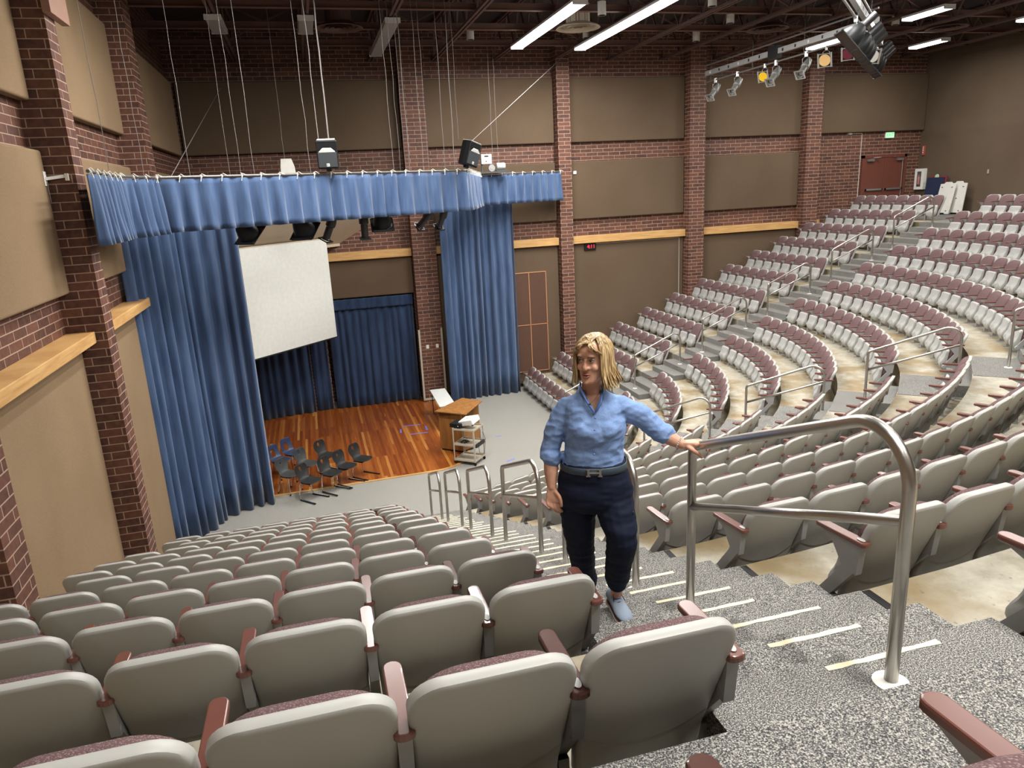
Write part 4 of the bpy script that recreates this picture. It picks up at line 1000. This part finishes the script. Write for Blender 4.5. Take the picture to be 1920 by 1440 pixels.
# ------------------------------------------------------------------ the person
from mathutils import noise as mnoise
PX, PY, PZ = 1.366, 3.331, 4.336
AZ = R(22.3)
person = empty('person', (PX, PY, PZ), -AZ, 'woman in a blue rolled-sleeve shirt and navy trousers, one hand on the stair rail', 'person')
def L3(a, b, z): return Vector((a, -b, z-PZ))       # a to the right, b towards the camera, z height in the hall
def ell(c, ra, rb, n=28, tilt=0, p=2.3):
    P = []
    for k in range(n):
        t = 2*PI*k/n; x = math.copysign(abs(math.cos(t))**(2/p), math.cos(t))*ra; y = math.copysign(abs(math.sin(t))**(2/p), math.sin(t))*rb
        P.append((c[0]+x, c[1]+y, c[2]+tilt*x))
    return P
def limb(mb, pts, rs, n=14, sub=5):
    P = []; Q = []
    pts = [Vector(p) for p in pts]
    for i in range(len(pts)-1):
        p0 = pts[max(i-1, 0)]; p1 = pts[i]; p2 = pts[i+1]; p3 = pts[min(i+2, len(pts)-1)]
        for j in range(sub):
            t = j/sub; P.append(.5*((2*p1)+(p2-p0)*t+(2*p0-5*p1+4*p2-p3)*t*t+(3*p1-p0-3*p2+p3)*t**3)); e = t*t*(3-2*t); Q.append(rs[i]*(1-e)+rs[i+1]*e)
    P.append(pts[-1]); Q.append(rs[-1]); mb.tube(P, Q, n); mb.ball(P[0], Q[0]*.98, 7); mb.ball(P[-1], Q[-1]*.98, 7)
def fuse(mb, name, m, voxel, smooth=4, parent=None, disp=None, cut=None, solid=0):
    me = bpy.data.meshes.new(name); me.from_pydata(mb.v, [], mb.f)
    bm = bmesh.new(); bm.from_mesh(me); bmesh.ops.recalc_face_normals(bm, faces=bm.faces[:]); bm.to_mesh(me); bm.free()
    o = bpy.data.objects.new(name, me); col.objects.link(o)
    md = o.modifiers.new('r', 'REMESH'); md.mode = 'VOXEL'; md.voxel_size = voxel; md.use_smooth_shade = True
    md = o.modifiers.new('s', 'SMOOTH'); md.iterations = smooth; md.factor = .6
    ev = o.evaluated_get(bpy.context.evaluated_depsgraph_get()); m2 = bpy.data.meshes.new_from_object(ev)
    bpy.data.objects.remove(o)
    if disp:
        n_ = len(m2.vertices); A_ = [0.0]*(3*n_); B_ = [0.0]*(3*n_)
        m2.vertices.foreach_get('co', A_); m2.vertices.foreach_get('normal', B_); O_ = []
        for q_ in range(0, 3*n_, 3): O_.extend(disp(Vector((A_[q_], A_[q_+1], A_[q_+2])), Vector((B_[q_], B_[q_+1], B_[q_+2]))))
        m2.vertices.foreach_set('co', O_); m2.update()
    if cut:
        bm = bmesh.new(); bm.from_mesh(m2); bmesh.ops.delete(bm, geom=[f_ for f_ in bm.faces if cut(f_.calc_center_median())], context='FACES'); bm.to_mesh(m2); bm.free()
    m2.materials.clear(); m2.materials.append(m); m2.shade_smooth()
    o = bpy.data.objects.new(name, m2); col.objects.link(o); o.parent = parent
    if solid: md = o.modifiers.new('solid', 'SOLIDIFY'); md.thickness = solid; md.offset = -1
    return o
skin = NT('skin', .5, .35); skin.b.inputs['Subsurface Weight'].default_value = .12; skin.b.inputs['Subsurface Radius'].default_value = (.02, .008, .004); skin.b.inputs['Subsurface Scale'].default_value = .3
skin = skin.out(skin.ramp(skin.noise(35, 4), [(.3, (.54, .275, .18)), (.7, (.64, .36, .25))]))
# head frame
HC = L3(-.052, .022, 5.806); HY = Matrix.Rotation(R(-25), 3, 'Z') @ Vector((0, -1, 0)); HY = (HY + Vector((0, 0, -.12))).normalized()
HX = Vector((0, 0, 1)).cross(-HY).normalized(); HZ = HX.cross(-HY).normalized()
if HZ.z < 0: HZ = -HZ
if HX.x < 0: HX = -HX
def Hd(x, y, z): return HC + HX*x + HY*y + HZ*z
mb = MB()
prof = [(-.113, .018, .072, .030), (-.106, .032, .086, .010), (-.09, .046, .092, -.02), (-.07, .054, .088, -.045), (-.048, .060, .086, -.066), (-.02, .066, .083, -.08), (.0, .069, .080, -.088), (.022, .070, .076, -.094), (.045, .071, .083, -.097), (.07, .068, .078, -.094), (.09, .058, .063, -.080), (.105, .040, .040, -.058), (.112, .018, .012, -.03)]
rings = []
for z, w_, f_, b_ in prof:
    ring = []
    for k in range(28):
        t = 2*PI*k/28; cy = (f_+b_)/2; ry = (f_-b_)/2
        p = 2.25; x = math.copysign(abs(math.cos(t))**(2/p), math.cos(t))*w_; y = cy + math.copysign(abs(math.sin(t))**(2/p), math.sin(t))*ry
        ring.append(Hd(x, y, z))
    rings.append(ring)
mb.loft(rings)
# nose, brow, cheeks, chin, ears
mb.loft([[Hd(x, y, z) for x, y, z in r_] for r_ in (
    [(-.008, .074, .028), (.008, .074, .028), (.006, .086, .028), (-.006, .086, .028)],
    [(-.010, .074, .012), (.010, .074, .012), (.006, .094, .010), (-.006, .094, .010)],
    [(-.014, .074, -.006), (.014, .074, -.006), (.008, .104, -.010), (-.008, .104, -.010)],
    [(-.017, .074, -.020), (.017, .074, -.020), (.010, .104, -.021), (-.010, .104, -.021)],
    [(-.010, .074, -.026), (.010, .074, -.026), (.006, .094, -.027), (-.006, .094, -.027)])])
for s1 in (-1, 1):
    mb.ball(Hd(s1*.015, .086, -.017), .008, 6)
    mb.ball(Hd(s1*.036, .060, -.020), .022, 7); mb.ball(Hd(s1*.028, .070, .043), .014, 6, (1.5, 1, .7))
    mb.ball(Hd(s1*.071, -.010, -.002), .016, 7, (.45, .8, 1.5))
mb.ball(Hd(0, .078, -.094), .017, 7, (1.2, 1, .9))
# neck and torso under the clothes
limb(mb, [Hd(0, -.02, -.05), L3(-.062, .0, 5.665), L3(-.058, -.02, 5.60)], [.052, .050, .058])
mb.loft([ell(L3(-.055, 0, z), ra, rb) for z, ra, rb in ((5.62, .06, .05), (5.59, .095, .060), (5.55, .125, .080), (5.47, .135, .098), (5.38, .135, .092), (5.28, .146, .095), (5.18, .17, .105), (5.08, .185, .115), (5.0, .16, .10))])
AV = [L3(-.205, -.005, 5.555), L3(-.245, -.01, 5.45), L3(-.280, -.012, 5.335), L3(-.284, .02, 5.22), L3(-.282, .045, 5.125)]
AW = [L3(.095, -.005, 5.565), L3(.19, -.02, 5.49), L3(.272, -.032, 5.408), L3(.335, -.01, 5.372), L3(.398, .012, 5.344)]
limb(mb, [AV[0] + Vector((.02, 0, -.02))] + AV[1:], [.034, .036, .039, .038, .026]); limb(mb, [AW[0] + Vector((-.02, 0, -.02))] + AW[1:], [.034, .036, .039, .038, .026])
limb(mb, [L3(-.13, 0, 5.05), L3(-.145, -.06, 4.76), L3(-.128, -.19, 4.50), L3(-.113, -.30, 4.29)], [.075, .050, .040, .034])
limb(mb, [L3(.05, 0, 5.06), L3(.072, .075, 4.85), L3(.060, .015, 4.66), L3(.055, -.045, 4.52), L3(.050, -.07, 4.42)], [.072, .050, .045, .036, .033])
# hanging hand
def chain(mb, pts, r0_, r1_):
    n = len(pts); limb(mb, pts, [r0_ + (r1_-r0_)*i/(n-1) for i in range(n)], n=10, sub=3)
W = AV[-1]
mb.loft([[W + Vector(q) for q in r_] for r_ in (
    [(-.022, -.018, .0), (.020, -.018, 0), (.022, .016, 0), (-.020, .016, 0)], [(-.030, -.020, -.035), (.030, -.024, -.035), (.032, .014, -.035), (-.028, .014, -.035)],
    [(-.032, -.022, -.078), (.034, -.030, -.078), (.036, .008, -.078), (-.030, .010, -.078)])])
for i, (x, ln) in enumerate(((.028, .070), (.010, .078), (-.009, .072), (-.026, .056))):
    b0 = W + Vector((x, -.012-.004*i*0, -.070)); k = ln/.075
    chain(mb, [b0, b0 + Vector((.004, -.010, -.032*k)), b0 + Vector((.014+.003*i, -.008, -.055*k)), b0 + Vector((.024+.004*i, .004, -.074*k))], .0095, .0072)
chain(mb, [W + Vector((.018, -.014, -.022)), W + Vector((.040, -.028, -.045)), W + Vector((.049, -.034, -.072)), W + Vector((.050, -.034, -.096))], .0125, .0085)
# hand on the rail: palm over the pipe, fingers closing over the far side, thumb in front
W = AW[-1]
K = L3(.462, .012, 5.352)
mb.loft([[Vector(q) for q in r_] for r_ in (
    [W + Vector((0, -.024, -.016)), W + Vector((0, .022, -.016)), W + Vector((.004, .022, .018)), W + Vector((.004, -.022, .018))],
    [W + Vector((.035, -.032, -.010)), W + Vector((.030, .030, -.012)), W + Vector((.034, .030, .018)), W + Vector((.038, -.030, .018))],
    [K + Vector((.010, -.036, -.010)), K + Vector((-.004, .036, -.012)), K + Vector((-.002, .036, .012)), K + Vector((.012, -.036, .013))])])
for i, (y, ln) in enumerate(((-.030, .070), (-.011, .078), (.009, .072), (.027, .056))):
    b0 = K + Vector((.004, y, .0)); k = ln/.075
    chain(mb, [b0 + Vector((-.012, 0, 0)), b0 + Vector((.026*k, .004, .004)), b0 + Vector((.050*k, .010, -.012)), b0 + Vector((.056*k, .014, -.036))], .0098, .0075)
chain(mb, [W + Vector((.025, -.026, -.006)), W + Vector((.050, -.040, -.020)), W + Vector((.078, -.040, -.040)), W + Vector((.092, -.034, -.058))], .0130, .0088)
sockets = [Hd(s1*.030, .086, .020) for s1 in (-1, 1)]
def face_disp(p, n):
    for s_ in sockets:
        d = (p-s_).length
        if d < .022: p = p - HY*.011*(1-(d/.022)**2)
    return p
body = fuse(mb, 'body', skin, .0042, 3, person, face_disp)
# eyes, brows, lips
ew = mat('eye_white', (.62, .58, .54), .3); iris = mat('eye_iris', (.03, .035, .04), .2); brow = mat('brow_hair', (.10, .06, .035), .8); lipm = mat('lips', (.42, .15, .12), .4)
for s1 in (-1, 1):
    e = MB().ball(Hd(s1*.030, .0665, .020), .0115, 9, (1, 1, 1)).build('eye', ew, body, auto=0)
    MB().ball(Hd(s1*.030-.0035, .0755, .019), .0052, 7).build('iris', iris, e, auto=0)
    MB().tube([Hd(s1*(.030-.015*s1*-1 if False else .016), .077, .021), Hd(s1*.030, .0815, .0275), Hd(s1*.045, .071, .022)], [.0014, .0026, .0014], 6).build('eyelid', brow, body, auto=0)
    MB().tube([Hd(s1*.014, .087, .038), Hd(s1*.030, .0885, .0445), Hd(s1*.050, .070, .038)], [.0022, .003, .0012], 6).build('eyebrow', brow, body, auto=0)
MB().tube([Hd(-.024, .0815, -.052), Hd(-.011, .0915, -.0475), Hd(0, .0925, -.0495), Hd(.011, .0915, -.0475), Hd(.024, .0815, -.052)], [.001, .0035, .0032, .0035, .001], 7).tube([Hd(-.022, .082, -.056), Hd(-.010, .091, -.0605), Hd(0, .0925, -.062), Hd(.010, .091, -.0605), Hd(.022, .082, -.056)], [.001, .0038, .0048, .0038, .001], 7).build('lips', lipm, body, auto=0)
MB().ball(Hd(0, .086, -.0545), .010, 6, (1.3, .5, .35)).build('mouth_opening', mat('mouth_dark', (.05, .012, .012), .6), body, auto=0)
# hair
hair_m = NT('blonde_hair', .42, .4); tcn = hair_m.n('ShaderNodeTexCoord'); mp = hair_m.n('ShaderNodeMapping'); mp.inputs['Scale'].default_value = (90, 90, 9); hair_m.l(tcn.outputs['Object'], mp.inputs[0])
hn = hair_m.noise(1, 3, mp.outputs[0]); hair_m = hair_m.out(hair_m.ramp(hn, [(.32, (.13, .075, .030)), (.48, (.34, .22, .10)), (.66, (.66, .50, .27))]), hn, .4, .003)
mb = MB(); rh = random.Random(5)
# cap over the skull
rings = []
for i in range(9):
    t = i/8; th = R(8) + t*R(92); z = .020 + math.cos(th)*.104; rr_ = math.sin(th)
    rings.append([Hd(math.cos(2*PI*k/30)*.080*rr_, -.012 + math.sin(2*PI*k/30)*.098*rr_ - (.018*t if math.sin(2*PI*k/30) > .5 else 0), z + (.03*t*max(0, math.sin(2*PI*k/30)))) for k in range(30)])
mb.loft(rings)
# locks fall from a parting to jaw and shoulder length
def lock(root_, ang, out, length, flick, r_):
    x0 = math.cos(ang); y0 = math.sin(ang); P = [root_]
    for t in (.25, .5, .75, 1):
        th = t*R(88); P.append(Hd(x0*(.083+out)*math.sin(th) + (root_ - HC).dot(HX)*(1-t)*.6, -.012 + y0*(.100+out)*math.sin(th), .020+.110*math.cos(th)))
    e = P[-1]; d = (HX*x0 + HY*y0)
    for t in (.35, .7, 1): P.append(e - Vector((0, 0, 1))*length*t + d*(-.006*t + flick*t*t))
    limb(mb, P, [r_*.7, r_, r_*1.1, r_*1.1, r_*1.1, r_, r_*.85, r_*.35], n=7, sub=3)
part = [Hd(.016, y, .119 - 2.2*(y+.01)**2) for y in (-.06, -.035, -.01, .015, .04, .058)]
for k in range(460):
    a = rh.uniform(0, 2*PI); dface = abs((a - PI/2 + PI) % (2*PI) - PI)
    if dface < R(52): continue
    ln = rh.uniform(.115, .150); fl = rh.uniform(.0, .03)
    if math.cos(a) > .15: fl += .035*rh.random(); ln += .01
    lock(part[rh.randrange(6)], a, rh.uniform(-.004, .014), ln, fl, rh.uniform(.003, .006))
# front sweep framing the forehead
for k in range(70):
    t = k/69; s1 = -1 if k % 2 else 1; r0x = part[rh.choice((3, 4, 5))] + HX*rh.uniform(-.006, .006) + HY*rh.uniform(0, .008)
    x1 = s1*(.030+.045*t); zz = .085 - .035*t
    limb(mb, [r0x, Hd(s1*(.022+.012*t), .070+.010*rh.random(), .104-.004*t), Hd(x1, .084-.030*t, zz+.004), Hd(s1*(.066+.012*t), .045-.02*t, .040), Hd(s1*.080, .022-.02*t, -.005), Hd(s1*(.082), .012-.03*t, -.07), Hd(s1*.080, .006-.02*t, -.105-.02*rh.random())], [.0025, .0038, .0045, .005, .005, .0045, .002], n=6, sub=3)
hair = mb.build('hair', hair_m, body, auto=0)
# shirt
shirt_m = NT('blue_linen_shirt', .8, .2); tcn = shirt_m.n('ShaderNodeTexCoord'); sn = shirt_m.noise(300, 2, tcn.outputs['Object']); sw = shirt_m.noise(16, 5, tcn.outputs['Object'], .65)
shirt_m = shirt_m.out(shirt_m.mix(.35, shirt_m.ramp(sw, [(.3, (.15, .25, .50)), (.7, (.23, .35, .61))]), shirt_m.ramp(sn, [(.35, (.15, .24, .48)), (.65, (.32, .45, .72))])), sw, .35, .012)
mb = MB()
mb.loft([ell(L3(a, b, z), ra, rb, p=2.2) for z, a, b, ra, rb in ((5.655, -.062, -.005, .058, .055), (5.625, -.06, -.005, .085, .062), (5.595, -.057, -.003, .145, .075), (5.56, -.055, 0, .168, .092), (5.51, -.052, .006, .162, .108), (5.455, -.046, .014, .160, .122), (5.40, -.048, .010, .156, .118), (5.34, -.055, .004, .154, .108), (5.28, -.061, .002, .160, .110), (5.22, -.061, .0, .163, .112))])
for s1 in (-1, 1): mb.ball(L3(-.05+s1*.062, .083, 5.455), .056, 9, (1.05, 1, .95))
limb(mb, [AV[0] + Vector((.015, 0, -.01)), AV[1], AV[2], L3(-.282, .008, 5.268)], [.060, .060, .056, .052])
mb.lathe([(0, -.022), (.054, -.022), (.057, -.010), (.057, .016), (.053, .022), (0, .022)], L3(-.282, .006, 5.286), AV[2]-AV[3], 18)
limb(mb, [AW[0] + Vector((-.02, 0, -.015)), AW[1], AW[2], L3(.318, -.018, 5.384)], [.064, .062, .056, .051])
mb.lathe([(0, -.024), (.053, -.024), (.056, -.010), (.056, .016), (.051, .022), (0, .022)], L3(.312, -.020, 5.388), AW[3]-AW[2], 18)
def folds(p, n):
    q = Vector((p.x*9, p.y*9, p.z*16)); f_ = mnoise.noise(q)*.007 + (.5-abs(mnoise.noise(Vector((p.x*12+p.z*7, p.y*12, p.z*22-p.x*9)))))*.010 + mnoise.noise(q*2.7 + Vector((4, 1, 2)))*.003 - .004
    return p + n*f_
def neck_cut(c):
    a, b, z = c.x, -c.y, c.z + PZ
    if abs(a+.062) < .062 and z > 5.662 - .25*abs(a+.062) and b > -.09: return True
    if b > .0 and abs(a + .045 + (z-5.55)*.12) < (z-5.553)*.50 and z > 5.553: return True
    return False
shirt = fuse(mb, 'shirt', shirt_m, .0055, 2, person, folds, neck_cut, .003)
for z in (5.53, 5.465, 5.40, 5.335):
    MB().lathe([(0, 0), (.0055, 0), (.0055, .002), (0, .0025)], L3(-.046-(5.5-z)*.05, .128 if z > 5.45 else .124, z), (0, -1, 0), 10).build('button', mat('shirt_button', (.10, .16, .42), .4), shirt, auto=0)
pk = mat('shirt_trim_blue', (.115, .21, .49), .8)
MB().tube([L3(-.050, .110, 5.553), L3(-.082, .092, 5.60), L3(-.118, .050, 5.662), L3(-.118, -.02, 5.672)], .006, 6).tube([L3(-.044, .110, 5.553), L3(-.016, .092, 5.60), L3(-.004, .045, 5.655), L3(-.008, -.02, 5.668)], .006, 6).build('collar_band', pk, shirt, auto=0)
MB().tube([L3(-.108, .045, 5.652), L3(-.085, .085, 5.62), L3(-.068, .098, 5.598), L3(-.045, .088, 5.615), L3(-.012, .045, 5.655)], .0013, 5).ball(L3(-.070, .100, 5.594), .0055, 6, (1.3, .6, .8)).build('necklace', mat('dark_chain', (.10, .09, .08), .3, .8), person, auto=0)
# trousers, belt
tr_m = mat('navy_trousers', (.007, .010, .026), .75, spec=.2)
mb = MB()
mb.loft([ell(L3(a, b, z), ra, rb, p=2.2) for z, a, b, ra, rb in ((5.262, -.060, 0, .166, .116), (5.22, -.060, 0, .174, .120), (5.16, -.057, 0, .192, .126), (5.09, -.055, 0, .204, .132), (5.03, -.055, .0, .196, .126), (4.99, -.055, 0, .13, .10))])
limb(mb, [L3(-.145, -.005, 5.07), L3(-.150, -.02, 4.92), L3(-.146, -.06, 4.76), L3(-.135, -.16, 4.56), L3(-.120, -.245, 4.40)], [.106, .096, .080, .070, .064])
limb(mb, [L3(.035, -.005, 5.07), L3(.060, .055, 4.95), L3(.080, .095, 4.845), L3(.066, .040, 4.70), L3(.058, -.010, 4.585), L3(.056, -.028, 4.53)], [.108, .100, .082, .074, .070, .062])
def tfolds(p, n):
    q = Vector((p.x*7, p.y*7, p.z*20)); return p + n*(mnoise.noise(q)*.007 + mnoise.noise(q*2.1)*.003)
trs = fuse(mb, 'trousers', tr_m, .006, 3, person, tfolds)
MB().tube([L3(.150, .085, 5.00), L3(.158, .070, 4.90), L3(.150, .10, 4.82)], .0018, 5).bx(.136, .142, -.125, -.120, 5.0-PZ, 5.02-PZ).build('pocket_zip', mat('black_zip', (.004, .005, .012), .5), trs, auto=0)
mb = MB(); n = 40; R1 = []; 
for z, k in ((5.225, 1.0), (5.228, 1.03), (5.262, 1.03), (5.265, 1.0)):
    R1.append([(x, y, zz - (.010 if y < 0 else 0)) for x, y, zz in ell(L3(-.060, .002, z), .170*k, .121*k, n, p=2.2)])
belt = mb.loft(R1, cap=False).build('belt', mat('teal_grey_belt', (.035, .055, .075), .5), person, auto=0)
bk = MB(); cx = -.055
for dx in (-.030, .030):
    c = L3(cx+dx, .130, 5.236); bk.box(c, (.011, .006, .040)); bk.box(c + Vector((0, 0, .018)), (.022, .006, .007)); bk.box(c - Vector((0, 0, .018)), (.022, .006, .007))
bk.box(L3(cx, .130, 5.236), (.055, .006, .010)); bk.build('buckle', mat('brushed_buckle', (.5, .49, .48), .3, 1), belt, smooth=False)
# bracelet, earring, badge on the hip
mb = MB(); c = AW[-1]*.72 + AW[-2]*.28; d = (AW[-1]-AW[-2]).normalized(); x, y = perp(d)
for k in range(20): mb.ball(c + (x*math.cos(2*PI*k/20)+y*math.sin(2*PI*k/20))*.031, .0042, 5)
mb.build('bracelet', mat('pearl_beads', (.62, .55, .50), .3), person, auto=0)
mb = MB()
for k in range(5): mb.ball(Hd(.079, -.002, -.034) - Vector((0, 0, .0085*k)), .0036, 5)
mb.build('earring', mat('silver_blue_beads', (.30, .38, .45), .25, .5), body, auto=0)
# shoes
up_m = mat('blue_grey_suede', (.22, .27, .34), .85); sole_w = mat('pale_sole', (.62, .60, .54), .6); heel_b = mat('brown_sole_layer', (.16, .045, .03), .5); lace = mat('navy_laces', (.012, .02, .06), .7)
def shoe(heel, toe, zf, label=None):
    h = Vector((heel[0]-PX, heel[1]-PY, 0)); t_ = Vector((toe[0]-PX, toe[1]-PY, 0)); Rm = Matrix.Rotation(AZ, 3, 'Z'); h = Rm @ h; t_ = Rm @ t_
    d = (t_-h).normalized(); s_ = Vector((d.y, -d.x, 0)); Ls = .275; z0 = zf - PZ
    def ring(u, w_, zb, zt, n=16, flat=True):
        c = h + d*u*Ls; P = []
        for k in range(n):
            a = 2*PI*k/n; zz = zb + (zt-zb)*(.5+.5*math.sin(a)); P.append(c + s_*math.cos(a)*w_ + Vector((0, 0, z0+zz)))
        return P
    sec = [(.0, .018, .02, .055), (.03, .030, .018, .085), (.12, .036, .018, .098), (.25, .037, .018, .098), (.36, .038, .018, .088), (.50, .041, .018, .074), (.65, .046, .018, .062), (.80, .046, .018, .054), (.92, .036, .018, .046), (.985, .018, .020, .036)]
    up = MB().loft([ring(*q) for q in sec]).build('shoe', up_m, person, auto=60)
    def outl(k=1.0, e=0):
        P = []
        for u, w_ in ((-.015, .016), (.02, .030), (.12, .038), (.3, .037), (.5, .042), (.68, .050), (.84, .048), (.95, .036), (1.005, .018)): P.append((u, w_+e))
        return [h + d*u*Ls + s_*w_ for u, w_ in P] + [h + d*u*Ls - s_*w_ for u, w_ in P[::-1]]
    O = outl(); 
    MB().loft([[p + Vector((0, 0, z0+zz)) for p in O] for zz in (.0, .012)]).build('sole', sole_w, up, smooth=False)
    MB().loft([[p + Vector((0, 0, z0+zz)) for p in outl(1, -.003)] for zz in (.012, .024)]).build('midsole', heel_b, up, smooth=False)
    mb = MB()
    for k in range(5):
        u = .36+.07*k; zt = .091 - .009*k
        c = h + d*u*Ls + Vector((0, 0, z0+zt)); mb.tube([c - s_*.020 - Vector((0, 0, .006)), c + d*.008, c + s_*.020 - Vector((0, 0, .006))], .0022, 5)
    c = h + d*.34*Ls + Vector((0, 0, z0+.098)); mb.tube([c, c + s_*.022 + d*.02 + Vector((0, 0, .006)), c + s_*.03 + d*.045 - Vector((0, 0, .02))], .0022, 5).tube([c, c - s_*.022 + d*.02 + Vector((0, 0, .006)), c - s_*.034 + d*.05 - Vector((0, 0, .022))], .0022, 5)
    mb.build('laces', lace, up, auto=0)
    return up
shoe((1.435, 3.46), (1.425, 3.185), 4.337)
shoe((1.43, 3.80), (1.375, 3.53), 4.197)
